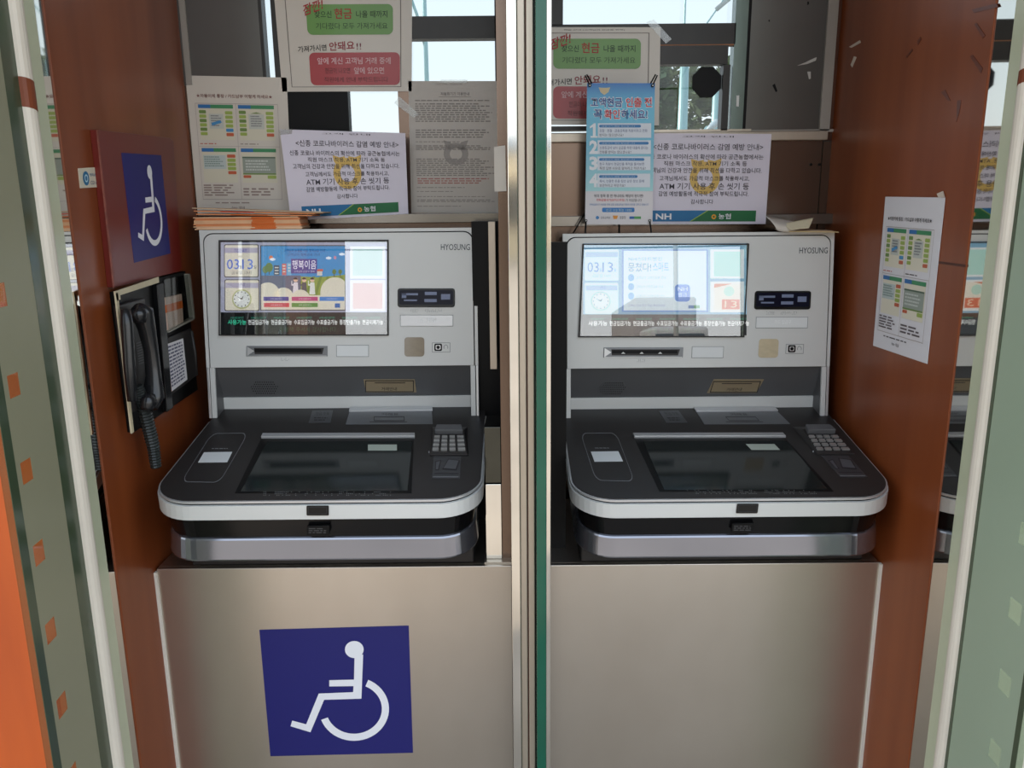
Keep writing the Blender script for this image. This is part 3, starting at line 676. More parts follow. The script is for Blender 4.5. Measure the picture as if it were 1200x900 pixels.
    p = Pr(Sf, o, 0.0026); p.rrect('jack_socket', BLK, 508, 402.6, 517, 411.2, 1.6, 0); p.rrect('jack_socket', SILV2, 509.6, 404.2, 515.4, 409.6, 1.2, 1); p.ell('jack_hole', BLK, 512.5, 406.9, 2.0, 2.0, 2); p.ring('headset_mark', bd, 521.5, 407, 2.6, 3.2, 2.0, 2.6, 150, 390, 0)
    sl = MB().slab(Sf, [(288, 405.3), (383, 405.3), (383, 417.6), (288, 417.6)], 0.001, 0.003).build('passbook_slot', mat('slot surround', (126, 128, 130), rough=0.35, metal=0.4, noise=0.05), t, 0.0008)
    p = Pr(Sf, sl, 0.0032); p.rect('slot_mouth', BLK, 298, 408.6, 376, 412.6, 1); p.poly('slot_throat', DKGR, [(297, 407.6), (379, 407.6), (377, 414.8), (298, 414.8)], 0)
    p.poly('slot_flank', SILV2, [(289, 406), (297.4, 411.2), (289, 417)], 0); p.rect('slot_lip', SILV2, 289, 416.6, 382, 417.3, 1)
    if D.x > .1:
        for u in (309, 331, 353): p.poly('slot_tooth', SILV, [(u, 412.8), (u+5, 412.8), (u+2.5, 410.6)], 2)
    Pr(Sq, t, 0.0004).text('HYOSUNG', 515.6, 286, 549.6, 293.2, ink(64, 70, 74), 0, bold=0.006)

    # deck: slab, lip, groove, band, then the body and its bumper
    W = 0.580; cx = XC+0.002+sdk; yf = 1.3047; Rk = 0.075
    def outline(off, yb, n=10):
        P = []; x0 = cx-W/2-off; x1 = cx+W/2+off; y0 = yf-off; R = Rk+off
        P.append((x0, yb))
        for qx, a0 in ((x0+R, 180), (x1-R, 270)):
            for i in range(n+1):
                a = math.radians(a0+90*i/n); P.append((qx+R*math.cos(a), y0+R*0.95+R*0.95*math.sin(a)))
        P.append((x1, yb)); return P
    def layer(name, m, o0, d0, o1, d1, yb=1.66, parent=t, bev=0):
        A = [V((x, y, deck_z(y)-d0))+D for x, y in outline(o0, yb)]; Bq = [V((x, y, deck_z(y)-d1))+D for x, y in outline(o1, yb)]
        return MB().prism(Bq, A).build(name, m, parent, bev)
    # rear part of the deck up to the ledge, narrower
    rear = [(cx-W/2+0.006, 1.66), (cx+W/2-0.006, 1.66), (X1-0.010, 1.70), (X0+0.010, 1.70)]
    MB().prism([V((x, y, deck_z(y)-0.02))+D for x, y in rear], [V((x, y, deck_z(y)))+D for x, y in rear]).build('deck_rear', DKGR, t)
    layer('deck', DKGR, 0.0, 0.0, 0.0, 0.004)
    layer('deck_lip', SILV2, 0.003, 0.0015, 0.003, 0.0052, yb=1.62)
    layer('deck_groove', BLK, 0.0005, 0.005, 0.0005, 0.009, yb=1.60)
    layer('deck_band', SILV, 0.005, 0.0085, 0.004, 0.035, yb=1.58, bev=0.0)
    layer('body', BLKG, -0.006, 0.0352, -0.014, 0.078, yb=1.60)
    layer('body_ridge', BLKG, -0.001, 0.036, -0.012, 0.044, yb=1.52)
    layer('bumper', BUMP, -0.010, 0.078, -0.006, 0.120, yb=1.50, bev=0.004)
    zb = zl+0.003-D.z*0
    bx('lower_body', DKGR, tuple(V((X0+0.02, 1.432-D.y, zl+0.003-D.z))+D), tuple(V((X1-0.006, 1.62, deck_z(1.5)-0.124))+D), t, 0.003)
    bx('back_body', BLK, tuple(V((X0+0.01, 1.56, deck_z(1.5)-0.13))+D), tuple(V((X1-0.01, 1.76, deck_z(1.6)-0.03))+D), t)
    Sy = plane((0, yf-0.006, 0), (0, -1, 0), D)
    p = Pr(Sy, t, 0.0004); p.rrect('band_badge', BLKG, 358, 592.4, 384, 604, 1.2, 0)
    p.frame('badge_rim', ink(40, 42, 46), 360, 594, 382, 602, .5, 1)
    kp = plane((0, yf+0.004, 0), (0, -1, 0), D)
    lk = MB().slab(kp, [(359, 616), (385, 615), (385, 625.5), (359, 626)], -0.004, 0.003).build('lock_plate', BLK, t, 0.0006)
    p = Pr(kp, lk, 0.0034); p.dashes('lock_mark', mat('lock mark', (58, 58, 60), rough=.4), 361, 618, 383, 625, 3, 0, wd=5)
    # deck details
    def dplate(name, m, pts, h0=0.0, h1=0.0008, bev=0, parent=t): return MB().slab(Sd, pts, h0, h1).build(name, m, parent, bev)
    o = dplate('slip_outlet', GREYPL, [(408.5, 483), (505, 482), (506, 497), (404, 497.5)])
    dplate('outlet_lip', SILV2, [(409, 478.6), (505.5, 477.6), (506, 482), (408, 483)], 0.0, 0.004, 0.0008, o)
    p = Pr(Sd, o, 0.001); p.frame('outlet_mark', K, 437, 488.6, 473, 493.8, .7, 0); p.text('거래표', 446, 484.6, 466, 487.4, K, 0); p.rect('outlet_mark', K, 432, 494.6, 476, 495.2, 0)
    o = dplate('notice_plate', mat('notice plate', (74, 75, 77), rough=.35, noise=.05), [(365, 481.5), (389, 481), (386, 495.5), (360.5, 496)])
    p = Pr(Sd, o, 0.001); p.text('현금 수표', 369, 483, 385, 487, K, 0); p.dashes('small_print', K, 367, 489.6, 384, 494.6, 2, 0, wd=3)
    # coin inset
    thin = mat('inset line', (128, 128, 130), rough=.4)
    def loop(P, wd, m, name, h=0.0006, parent=t):
        cxq = sum(a for a, b in P)/len(P); cyq = sum(b for a, b in P)/len(P)
        Q = [(cxq+(a-cxq)*(1-wd), cyq+(b-cyq)*(1-wd)) for a, b in P]
        MB().bridge([Sd(*a, h) for a in P], [Sd(*a, h) for a in Q], True).build(name, m, parent)
    ip = rr_pts(0, 0, 1, 1, .16, .16, 5); sq = ((247, 508), (290, 507.5), (256, 566), (211, 565))
    bil = lambda a, b: (sq[0][0]*(1-a)*(1-b)+sq[1][0]*a*(1-b)+sq[2][0]*a*b+sq[3][0]*(1-a)*b, sq[0][1]*(1-a)*(1-b)+sq[1][1]*a*(1-b)+sq[2][1]*a*b+sq[3][1]*(1-a)*b)
    o = MB().slab(Sd, [bil(*q_) for q_ in ip], 0.0, 0.0004).build('inset_cover', DKGR, t); loop([bil(*q_) for q_ in ip], .022, thin, 'inset_line', parent=o)
    dplate('inset_label', LABELW, [(238, 530.5), (271, 530), (265, 542), (231, 542.3)], 0.0004, 0.001, 0, o)
    Pr(Sd, o, 0.0006).dashes('small_print', thin, 247, 525.6, 268, 527.4, 1, 0, wd=3)
    # cash tray under smoked glass
    o = dplate('cash_tray', BLK, [(305, 514), (484, 513.6), (481, 578), (274, 578)], 0, 0.0006)
    dplate('tray_glass', TRAYGL, [(312, 518), (482, 517.6), (476, 575.5), (281, 576.5)], 0.0006, 0.0012, 0, o)
    dplate('tray_bar', SILV2, [(307, 510.2), (485, 509.8), (485, 513.8), (305, 514.3)], 0, 0.006, 0.001, o)
    Pr(Sd, o, 0.0013).rect('tray_sticker', mat('tray sticker', (176, 184, 170), rough=.4), 430, 521.6, 464, 528.8, 0)
    br2 = Pr(Sd, o, 0.0006); bd2 = mat('braille dots light', (140, 140, 138), rough=.5)
    u = 308
    while u < 458:
        for k in range(3):
            if random.random() < .5: br2.ell('braille', bd2, u, 577+k*1.9, .55, .6, 0, n=5)
        u += 2.1 if random.random() < .85 else 5
    # keypad in a raised housing
    kb = MB()
    P = lambda u, v, h: Sd(u, v, h)
    k0 = [P(502, 534, 0), P(548, 534, 0), P(546.5, 500, 0), P(505, 500, 0)]; k1 = [P(503, 534, 0.003), P(547, 534, 0.003), P(543, 509.5, 0.012), P(508, 509.5, 0.012)]
    kb.add(k0+k1, [(3, 2, 1, 0), (4, 5, 6, 7), (0, 1, 5, 4), (1, 2, 6, 5), (2, 3, 7, 6), (3, 0, 4, 7)])
    kp_ = kb.build('keypad', DKGR, t, 0.0015)
    T = unit(k1[3], k1[2], k1[1], k1[0], (k1[2]-k1[3]).cross(k1[3]-k1[0]).normalized())
    hood = MB().slab(lambda a, b, o=0.0: T(a, b, o), [(0.08, -0.02), (0.92, -0.02), (0.95, 0.22), (0.05, 0.22)], 0.0, 0.012).build('keypad_hood', NICHE, kp_, 0.002)
    kmesh = None
    for r in range(4):
        for c_ in range(4):
            a0 = 0.05+c_*0.232; a1 = a0+(0.165 if c_ < 3 else 0.20); b0 = 0.30+r*0.165
            MB().slab(T, [(a0, b0), (a1, b0), (a1, b0+.085), (a0, b0+.085)], 0.0003, 0.0036).build('key', KEY, kp_)
    for u in (501.5, 546): 
        c0 = P(u, 530.6, 0.0); MB().tube([c0, c0+DN*0.003], 0.0013, 8).build('stud', SILV2, kp_)
    pl = dplate('card_plate', mat('card plate', (70, 70, 72), rough=.35, metal=.3, noise=.04), [(507, 535), (539, 535), (537.5, 561), (505, 561)])
    p = Pr(Sd, pl, 0.001)
    p.poly('card_mark', K, [(524, 538), (538, 540), (533.5, 552), (517, 550.5)], 0); p.poly('card_mark', mat('card face', (84, 84, 86), rough=.4), [(524.6, 539.2), (536, 540.8), (532.6, 550.6), (518.6, 549.4)], 1)
    p.poly('card_mark', K, [(509, 541), (516, 539.6), (513, 551.6), (508.6, 551.6)], 0); p.poly('card_mark', mat('card face', (84, 84, 86)), [(510, 542), (514.6, 541), (512, 550.8), (509.4, 550.8)], 1)
    p.rect('card_line', K, 508, 555, 536, 555.9, 0); p.rect('card_line', thin, 506, 559, 536, 559.8, 0)
    return t
cash_machine(V((0.002, 0, 0)), 'silver cash machine at the left, orange envelopes on its top, cartoon advert on screen', 0.008, screen_left, LABELT)
cash_machine(DR, 'silver cash machine at the right, blue poster stand on its top, pale blue screen', 0.0, screen_right, LABELT2)

# ------------------------------------------------------------------ signs and notices
def sheet(name, label, cat, S, q, m, group=None, part='sheet', th=0.0007):
    P = [S(*c) for c in q]; low = min(p.z for p in P); c = sum(P, V((0, 0, 0)))/len(P)
    t = thing(name, label, cat, V((c.x, c.y, low)), group)
    MB().slab(S, q, 0.0, th).build(part, m, t)
    return t, Pr(quad(S, q), t, th), Pr(S, t, th)
def tape(t, S, pts, o=0.0014): MB().slab(S, pts, o, o+0.0004).build('tape', TAPE, t)

# blue wheelchair sign on the counter front
WB = ink(236, 236, 240)
t, pu, pp = sheet('accessibility_sign', 'large blue wheelchair sign stuck on the left steel counter front', 'sign', Sp, [(304, 738), (479, 733), (484, 882), (317, 886)], BLUE)
symbol(pp, WB, lambda x, y: (x, y), 1)

# maroon plaque on the left wall with its blue sticker, small white sticker
PX = lambda o: (lambda u, v, k=0.0: hit(u, v, V((XL+o, 0, 0)), V((1, 0, 0)))+V((k, 0, 0)))
Sq12 = PX(0.012)
pq = [(113.5, 152), (199, 161.5), (203.5, 165), (213, 312), (211, 318), (133.5, 337)]
c = Sq12(165, 320)
t = thing('wall_plaque', 'maroon board with blue wheelchair sticker on the left wood wall', 'sign', V((XL, c.y, c.z)))
MB().slab(Sq12, pq, -0.012, 0.0).build('board', PLAQ, t, 0.0012)
MB().slab(Sq12, [(112.8, 152.5), (114.6, 152.3), (134.4, 336.6), (132.4, 337.4)], -0.0005, 0.0006).build('worn_edge', mat('worn edge', (150, 84, 70), rough=.6, noise=.4, nscale=(60, 60, 60)), t)
sq_ = [(142, 179), (188.5, 182), (199.5, 297), (157, 308)]
st = MB().slab(Sq12, sq_, 0.0, 0.0006).build('sticker', BLUE, t)
pr = Pr(quad(Sq12, sq_), st, 0.0006)
symbol(pr, WB, lambda x, y: ((x-(304+(y-735)*0.087))/(175-(y-735)*.05), (y-735.5)/149.0), 1)
t, pu, pp = sheet('small_sticker', 'small white sticker with a blue oval beside the maroon plaque', 'sticker', PX(0.0), [(91, 197.3), (119, 195.5), (120.5, 219), (93.5, 220.6)], mat('ivory sticker', (216, 206, 184), rough=.4, noise=.05), th=0.0015)
pu.ell('oval_mark', ink(40, 110, 150), .25, .52, .13, .36, 1); pu.ring('oval_ring', ink(190, 214, 220), .25, .52, .07, .2, .045, .13, layer=2); pu.text('행복금융', .42, .28, .74, .44, ink(60, 110, 150), 1, name='lettering'); pu.text('CD ATM', .42, .66, .9, .84, ink(90, 100, 130), 1)

# green and red waiting notices
def wait_notice(S, q, label, hdr, r=None):
    t, pu, pp = sheet('cash_notice', label, 'notice', S, q, PAPERW, 'green and red cash notices')
    Rb = mat('notice red', (176, 58, 62), rough=.35, noise=.06, coat=.2); Gb = mat('notice green', (104, 156, 66), rough=.35, noise=.06, coat=.2)
    pu.frame('thin_border', ink(120, 110, 104), .075, .055, .92, .955, .006, 1)
    if hdr: pu.text('현금 안내 (고객님의 현금을 위해)', .30, .018, .74, .036, ink(110, 104, 100), 1)
    # box corners and captions in shares of the sheet
    pu.rrect('green_box', Gb, .225, .115, .86, .42, .04, 1, .055); pu.rrect('red_box', Rb, .225, .60, .91, .935, .04, 1, .055)
    pu.text('잠깐!', .205, .12, .35, .235, ink(170, 50, 44), 3, bold=0.02, slant=-.07)
    dg = ink(38, 66, 30)
    pu.text('찾으신', .285, .18, .41, .25, dg, 2, bold=.01); pu.text('현금', .43, .155, .56, .26, ink(170, 52, 40), 2, bold=.015); pu.text('나올 때까지', .59, .18, .82, .25, dg, 2, bold=.01)
    pu.text('기다렸다 모두 가져가세요', .29, .30, .82, .365, dg, 2)
    pu.text('가져가시면', .145, .535, .36, .60, ink(44, 40, 40), 2, bold=.015, slant=-.02); pu.text('안돼요', .38, .495, .57, .585, ink(150, 44, 56), 2, bold=.015, slant=-.015); pu.text('!!', .585, .505, .62, .57, ink(120, 50, 60), 2)
    pk = ink(226, 190, 192); dk = ink(92, 34, 38)
    pu.text('앞에 계신 고객님 거래 중에', .285, .65, .84, .72, pk, 2, bold=.012); pu.text('현금이 나오면', .34, .755, .53, .815, dk, 2); pu.text('앞에 있으면', .56, .75, .79, .82, pk, 2, bold=.012); pu.text('직원에게 안내 부탁드립니다', .33, .85, .82, .905, dk, 2)
    return t
Snl = ysurf(YB-0.002); Snr = ysurf(YBR-0.002)
t = wait_notice(Snl, [(321, -8), (483, -9), (482.5, 107), (331, 107.5)], 'green and red box notice taped above the left machine', False)
t = wait_notice(Snr, [(612, 32), (774, 32), (772, 147), (612, 146)], 'green and red box notice at the right, partly behind the blue poster', True)
tape(t, Snr, [(757, 26), (766, 23), (787, 46), (780, 51)])

# the corona notices with the blue and green foot band
def corona(S, q, label, right):
    t, pu, pp = sheet('corona_notice', label, 'notice', S, q, PAPERL, 'white notices with the green foot band')
    X = lambda u: (u-748)/156; Y = lambda v: (v-157)/105
    ik = ink(58, 54, 66); gold = mat('gold emblem', (216, 180, 96), rough=.5)
    def tx(s, u0, u1, v0, v1, b=.004, m=ik): pu.text(s, X(u0), Y(v0), X(u1), Y(v1), m, 3, bold=b)
    cx, cy = X(828), Y(208)
    pu.ring('emblem', gold, cx, cy, X(828+18)-cx, Y(208+19)-cy, X(828+9.5)-cx, Y(208+10.5)-cy, layer=1)
    pu.poly('emblem', gold, [(X(811), Y(186)), (X(820), Y(188.5)), (X(826), Y(187)), (X(827.5), Y(194)), (X(816), Y(199.5)), (X(812), Y(193.5))], 2)
    pu.poly('emblem', gold, [(X(847), Y(185)), (X(839), Y(188.5)), (X(831), Y(187)), (X(829.5), Y(194)), (X(842), Y(199.5)), (X(846), Y(193.5))], 2)
    tx('고객 안내', 800, 860, 159.5, 161.4, 0)
    tx('<신종 코로나바이러스 감염 예방 안내>', 766, 895, 168.5, 176)
    tx('신종 코로나 바이러스의 확산에 따라 공근농협에서는', 757, 896, 180.5, 186.6); tx('직원 마스크 착용, ATM 기기 소독 등', 779, 877, 188.6, 194.4)
    tx('고객님의 건강과 안전을 위해 최선을 다하고 있습니다.', 759, 895, 196.2, 202.2); tx('고객님께서도 가급적 마스크를 착용하시고,', 774, 881, 205.6, 211.6)
    tx('ATM 기기 사용 후 손 씻기 등', 774, 881, 213.6, 221.6); tx('감염 예방활동에 적극적 참여 부탁드립니다.', 773, 881, 223.4, 229.4); tx('감사합니다', 812, 839, 232.8, 238.4)
    bl = ink(14, 108, 160); gr = ink(4, 104, 54)
    pu.poly('band_blue', bl, [(X(764), Y(246)), (X(833), Y(246)), (X(812), Y(259)), (X(764), Y(259))], 1); pu.poly('band_green', gr, [(X(833), Y(246)), (X(891.5), Y(246)), (X(891.5), Y(259)), (X(812), Y(259))], 1)
    pu.poly('band_streak', ink(140, 176, 60), [(X(832), Y(246)), (X(834), Y(246)), (X(813), Y(259)), (X(811), Y(259))], 2)
    w = ink(236, 238, 240)
    tx('NH', 770, 789, 249.6, 256.6, .03, w); tx('농협', 846, 861, 249.6, 256.2, .01, w)
    pu.ring('band_emblem', ink(226, 160, 40), X(840.5), Y(253.4), .019, .028, .008, .012, layer=2, n=12)
    return t
t = corona(ysurf(1.752), [(328, 151.5), (475, 156), (478.5, 250.5), (341, 258.5)], 'tilted white corona notice leaning on the left machine behind the orange envelopes', False)
tape(t, ysurf(1.752), [(327, 152), (343, 151), (342, 157), (328, 158)])
t = corona(ysurf(1.778), [(747, 156), (904, 157), (897, 262.5), (747, 262.5)], 'upright white corona notice on the right machine beside the blue poster', True)

# how-to guide sheets (the same document twice)
def guide(S, q, label, pm):
    t, pu, pp = sheet('guide_poster', label, 'poster', S, q, pm, 'guide posters with four screen pictures')
    tx = ink(120, 70, 66) if pm is PAPERW else ink(50, 40, 44)  # left copy's inks paler, the glare on it mixed into the print colour
    pu.text('★자동이체 통장 / 카드납부 이렇게 하세요★', .09, .125, .85, .152, tx, 2, bold=.01)
    hb = ink(46, 110, 170); hg = ink(66, 140, 92); gb = ink(156, 176, 84); gd = ink(112, 140, 70); red = ink(196, 96, 62); gy = ink(196, 198, 188); bu = ink(70, 140, 190)
    pu.frame('thin_border', ink(176, 164, 158), .07, .19, .90, .885, .004, 1)
    pu.rect('thin_border', ink(176, 164, 158), .475, .19, .479, .885, 1); pu.rect('thin_border', ink(176, 164, 158), .07, .495, .90, .498, 1)
    for i, (a0, a1, b0) in enumerate(((.10, .45, .20), (.50, .86, .20), (.10, .45, .51), (.50, .86, .51))):
        pu.rect('panel_ground', ink(214, 208, 186) if pm is PAPERW else ink(226, 218, 196), a0, b0, a1, b0+.25, 1)
        pu.rect('panel_header', hb, a0, b0, a0+(a1-a0)*.35, b0+.026, 2); pu.rect('panel_header', hg, a0+(a1-a0)*.35, b0, a1, b0+.026, 2)
        if i < 2:
            for k in range(6):
                pu.rrect('panel_button', gb if k % 2 else gd, a0+.005, b0+.04+k*.031, a0+.075, b0+.063+k*.031, .008, 2, .006)
                pu.rrect('panel_button', (bu if i == 0 and k == 4 else red if k == 5 else gb), a1-.085, b0+.045+k*.031, a1-.01, b0+.068+k*.031, .008, 2, .006)
            pu.rect('panel_picture', gy, a0+.10, b0+.065, a1-.105, b0+.17, 2); pu.dashes('small_print', ink(130, 130, 130), a0+.12, b0+.075, a1-.125, b0+.16, 5, 3)
            pu.poly('panel_mark', bu if i == 0 else gd, [(a0+.12, b0+.13), (a1-.14, b0+.11), (a1-.12, b0+.125), (a0+.13, b0+.15)] if i == 0 else [(a0+.12, b0+.06), (a1-.12, b0+.06), (a0+.5*(a1-a0), b0+.05)], 4)
        elif i == 2:
            pu.rect('panel_picture', ink(190, 200, 196), a0+.01, b0+.05, a1-.11, b0+.15, 2); pu.dashes('small_print', ink(130, 150, 140), a0+.02, b0+.06, a1-.13, b0+.14, 5, 3)
            for k in range(5): pu.rrect('panel_button', red if k in (0, 4) else gb, a1-.095, b0+.045+k*.03, a1-.01, b0+.068+k*.03, .008, 2, .006)
        else:
            pu.rect('panel_picture', ink(150, 158, 146), a0+.01, b0+.06, a1-.01, b0+.19, 2); pu.rect('panel_rule', ink(84, 104, 84), a0+.01, b0+.06, a1-.01, b0+.07, 3); pu.rect('panel_rule', gd, a0+.01, b0+.18, a1-.01, b0+.19, 3)
            pu.dashes('small_print', ink(200, 204, 196), a0+.04, b0+.085, a1-.06, b0+.17, 4, 3); pu.rrect('panel_button', red, a0+.01, b0+.195, a0+.09, b0+.215, .008, 2, .006); pu.rrect('panel_button', gb, a1-.10, b0+.195, a1-.01, b0+.22, .008, 2, .006)
    g2 = ink(150, 130, 122) if pm is PAPERW else ink(96, 84, 86)
    pu.dashes('small_print', ink(190, 90, 70), .09, .475, .28, .487, 1, 2, wd=.05); pu.dashes('small_print', g2, .50, .475, .72, .487, 1, 2, wd=.05)
    pu.dashes('small_print', g2, .09, .775, .42, .865, 5, 2, wd=.09); pu.dashes('small_print', g2, .50, .80, .86, .865, 3, 2, wd=.09)
    pu.dashes('small_print', g2, .20, .905, .66, .92, 1, 2, wd=.07); pu.text('농협', .36, .935, .5, .955, g2, 2)
    return t
guide(Snl, [(217.5, 88.5), (336, 91), (343, 252), (232, 252)], 'cream guide poster with four screen pictures above the orange envelopes', PAPERW)
t = guide((lambda u, v, k=0.0: hit(u, v, V((XR-0.001, 0, 0)), V((-1, 0, 0)))+V((-k, 0, 0))), [(1038, 230.5), (1108, 231.5), (1087, 426.5), (1023.5, 405)], 'long white guide poster taped to the right wood wall', PAPER)
SR1 = lambda u, v, k=0.0: hit(u, v, V((XR-0.001, 0, 0)), V((-1, 0, 0)))+V((-k, 0, 0))
MB().slab(SR1, [(1099, 227), (1106, 224), (1108, 231), (1101, 231.5)], 0.0008, 0.002).build('tape', scarw, t)

# grey small print sheet
t, pu, pp = sheet('terms_sheet', 'grey sheet of dense small print at the right end above the left machine', 'notice', Snl, [(478.5, 95), (583, 95), (585, 249.5), (482, 249.5)], PAPERG)
gk = ink(146, 140, 134)
pu.text('자동화기기 이용안내', .36, .082, .68, .108, ink(110, 104, 104), 2); pu.rect('title_rule', gk, .34, .115, .70, .118, 1); pu.text('고객 안내', .30, .017, .6, .028, gk, 2)
for b0, b1, nl in ((.14, .155, 1), (.165, .31, 9), (.335, .345, 1), (.36, .43, 4), (.45, .46, 1), (.48, .52, 3), (.545, .555, 1), (.58, .72, 9), (.80, .81, 1), (.83, .84, 1), (.87, .88, 1), (.895, .92, 2), (.945, .955, 1)):
    pu.dashes('small_print', gk, .07, b0, .95, b1, nl, 2, wd=.045, ragged=.2 if nl > 1 else 1.2)
pu.dashes('small_print', ink(176, 118, 108), .08, .73, .95, .78, 3, 2, wd=.045)
em = ink(158, 152, 146); pu.ring('emblem', em, .52, .545, .14, .085, .07, .045, layer=1)
pu.poly('emblem', em, [(.38, .44), (.46, .455), (.50, .50), (.42, .52)], 1); pu.poly('emblem', em, [(.66, .44), (.58, .455), (.54, .50), (.62, .52)], 1)
tape(t, Snl, [(462, 121), (468, 113), (491, 134), (485, 138)], .002)
MB().slab(Snl, [(516, 93.5), (548, 93.5), (548, 97), (516, 97)], .001, .0015).build('tape', TAPE, t)
t, pu, pp = sheet('paper_tag', 'blank white paper tag on the brown stile left of the post', 'tag', ysurf(1.445), [(579, 172), (592, 170.5), (593.5, 224), (579.5, 224.5)], PAPERW)

# blue poster on its wire stand
Sb = ysurf(1.742)
t, pu, pp = sheet('poster_stand', 'blue numbered warning poster on a small black wire stand', 'poster', Sb, [(688, 97.5), (767.5, 97.5), (764.5, 263), (685.5, 263)], PAPER)
gb_ = mat('poster blue fade', (52, 148, 204), rough=.35, coat=.2); nt = gb_.node_tree
tc = nt.nodes.new('ShaderNodeTexCoord'); sx = nt.nodes.new('ShaderNodeSeparateXYZ'); rp = nt.nodes.new('ShaderNodeValToRGB'); mr = nt.nodes.new('ShaderNodeMapRange')
zb0 = Sb(725, 226).z-Sb(725, 263).z; zt0 = Sb(725, 97).z-Sb(725, 263).z
mr.inputs['From Min'].default_value = zb0; mr.inputs['From Max'].default_value = zt0
nt.links.new(tc.outputs['Object'], sx.inputs[0]); nt.links.new(sx.outputs['Z'], mr.inputs['Value']); nt.links.new(mr.outputs[0], rp.inputs[0]); nt.links.new(rp.outputs[0], nt.nodes['Principled BSDF'].inputs['Base Color'])
rp.color_ramp.elements[0].color = (*lin((168, 220, 222)), 1); rp.color_ramp.elements[1].color = (*lin((30, 112, 190)), 1)
for pos, cc in ((.45, (110, 186, 214)), (.8, (96, 190, 222))): e = rp.color_ramp.elements.new(pos); e.color = (*lin(cc), 1)
pp.poly('blue_ground', gb_, [(688, 97.5), (767.5, 97.5), (765.2, 224), (686.2, 224)], 0)
nb = ink(36, 78, 150); rd = ink(212, 48, 62); wh = ink(240, 242, 246)
for s, x0, x1, y0, y1, m in (('고액현금', 692.5, 729, 114.5, 125.5, nb), ('인출 전', 733.5, 763.5, 114.5, 125.5, rd), ('꼭', 696, 705.5, 128.5, 139.5, nb), ('확인', 708.5, 726, 128.5, 139.5, rd), ('하세요!', 728, 758.5, 128.5, 139.5, nb)):
    pp.text(s, x0-.8, y0-.8, x1+.8, y1+.8, wh, 1, bold=.05); pp.text(s, x0, y0, x1, y1, m, 3, bold=.012)
pp.poly('crest', ink(216, 200, 160), [(701.5, 102.5), (705, 103), (711, 103), (715, 102.5), (713, 108), (708, 111.5), (703.5, 108)], 1)
for i, (y0, y1, s1, s2) in enumerate(((144.5, 161.5, '검찰 · 경찰 · 금융감독원 직원이라고 전화', '받지는 않으셨나요?'), (164.5, 180.5, '신용등급이 낮아 입금을 하면 대출해 준다는', '전화를 받지는 않으셨나요?'), (183.5, 199.5, '창구 직원이 현금인출 목적을 물어보면', '특정 답변 사유로 말하라고 하던가요?'), (203.5, 219.5, '혹시, 인출한 돈을 집안 같은 장소 등에', '보관하라고 하던가요?'))):
    pp.rect('card', ink(226, 232, 240), 700.5-i*.2, y0, 763-i*.4, y1, 1)
    if i: pp.text(str(i+1), 690.5, y0, 700.5, y1, wh, 2, bold=.04)
    else: pp.poly('numeral', wh, [(691, y0+4), (696, y0), (698, y0), (698, y1-2), (700, y1-2), (700, y1), (692, y1), (692, y1-2), (694.6, y1-2), (694.6, y0+4.4), (691, y0+6)], 2)
    pp.rrect('pill', ink(62, 128, 186), 702, y0+1.8, 702+[49, 58, 53, 45][i], y0+5, 1.5, 2); pp.text('금융사기 예방 확인합니다', 705, y0+2.6, 744, y0+4.4, ink(190, 214, 232), 3)
    pp.text(s1, 702.5, y0+7, 702.5+[56, 57, 52, 52][i], y0+10.6, ink(60, 78, 130), 2); pp.text(s2, 702.5, y0+12, 702.5+[28, 37, 54, 30][i], y0+15.6, ink(56, 62, 84), 2)
pp.text('위의 항목 중 한 하나라도 해당이 된다면?', 696, 227.6, 754, 231.4, ink(50, 50, 60), 1, bold=.01); pp.text('전화금융사기(보이스피싱)', 699, 232.8, 732, 236.4, rd, 1, bold=.01); pp.text('가 의심됩니다', 733, 232.8, 752, 236.4, ink(50, 50, 60), 1)
pp.text('전화금융사기 예방을 위해 경찰 금융감독원 직원의 최선을 다하고 있습니다', 691, 238.4, 760, 241, ink(70, 120, 180), 1)
pp.rrect('pill', ink(46, 122, 190), 705.5, 243.4, 743.5, 248.6, 1.5, 1); pp.text('신고 112 또는 1332', 710, 244.6, 740, 247.6, ink(206, 226, 200), 2)
pp.ell('crest', ink(60, 130, 190), 700, 255, 2, 2, 1, n=12); pp.text('금융감독원', 704, 253.6, 715, 256.4, ink(90, 96, 110), 1); pp.poly('crest', ink(226, 150, 50), [(718, 252.6), (724, 252.6), (723, 256.6), (719, 256.6)], 1); pp.text('경찰청', 726, 253.2, 733, 256.6, K, 1)
pp.rect('mark', ink(46, 100, 170), 737.5, 253.6, 743, 256.6, 1); pp.rect('mark', ink(80, 160, 90), 743, 253.6, 751, 256.6, 1)
def wire(name, pts, r, m=BLK, par=None, n=8): return MB().tube(pts, r, n).build(name, m, par)
for s, u0, u1 in ((-1, 691, 685.5), (1, 764.5, 770)):
    a = Sb(u0, 100.5, .003); b = Sb(u1, 88.5, .003); c = Sb(u1-2*s, 87.6, .003); d = Sb(u0-4*s*.6, 98, .003)
    wire('wire_hook', [a, b, c, d], .0015, par=t)
    MB().tube([a-V((0, .0005, 0)), a-V((0, .003, 0))], .0032, 12).build('eyelet', BLK, t); MB().tube([a-V((0, .003, 0)), a-V((0, .0035, 0))], .0014, 10).build('eyelet_hole', LABELW, t)
    f = Sb(686.5 if s < 0 else 761, 258.5, .003)
    MB().tube([f, f-V((0, .003, 0))], .003, 12).build('eyelet', BLK, t); MB().tube([f-V((0, .003, 0)), f-V((0, .0035, 0))], .0014, 10).build('eyelet_hole', LABELW, t)
    ft = V((f.x+(-.003 if s < 0 else .003), f.y-.012, 1.4305)); wire('wire_foot', [f, (f+ft)/2+V((0, -.003, .001)), ft], .0018, par=t)
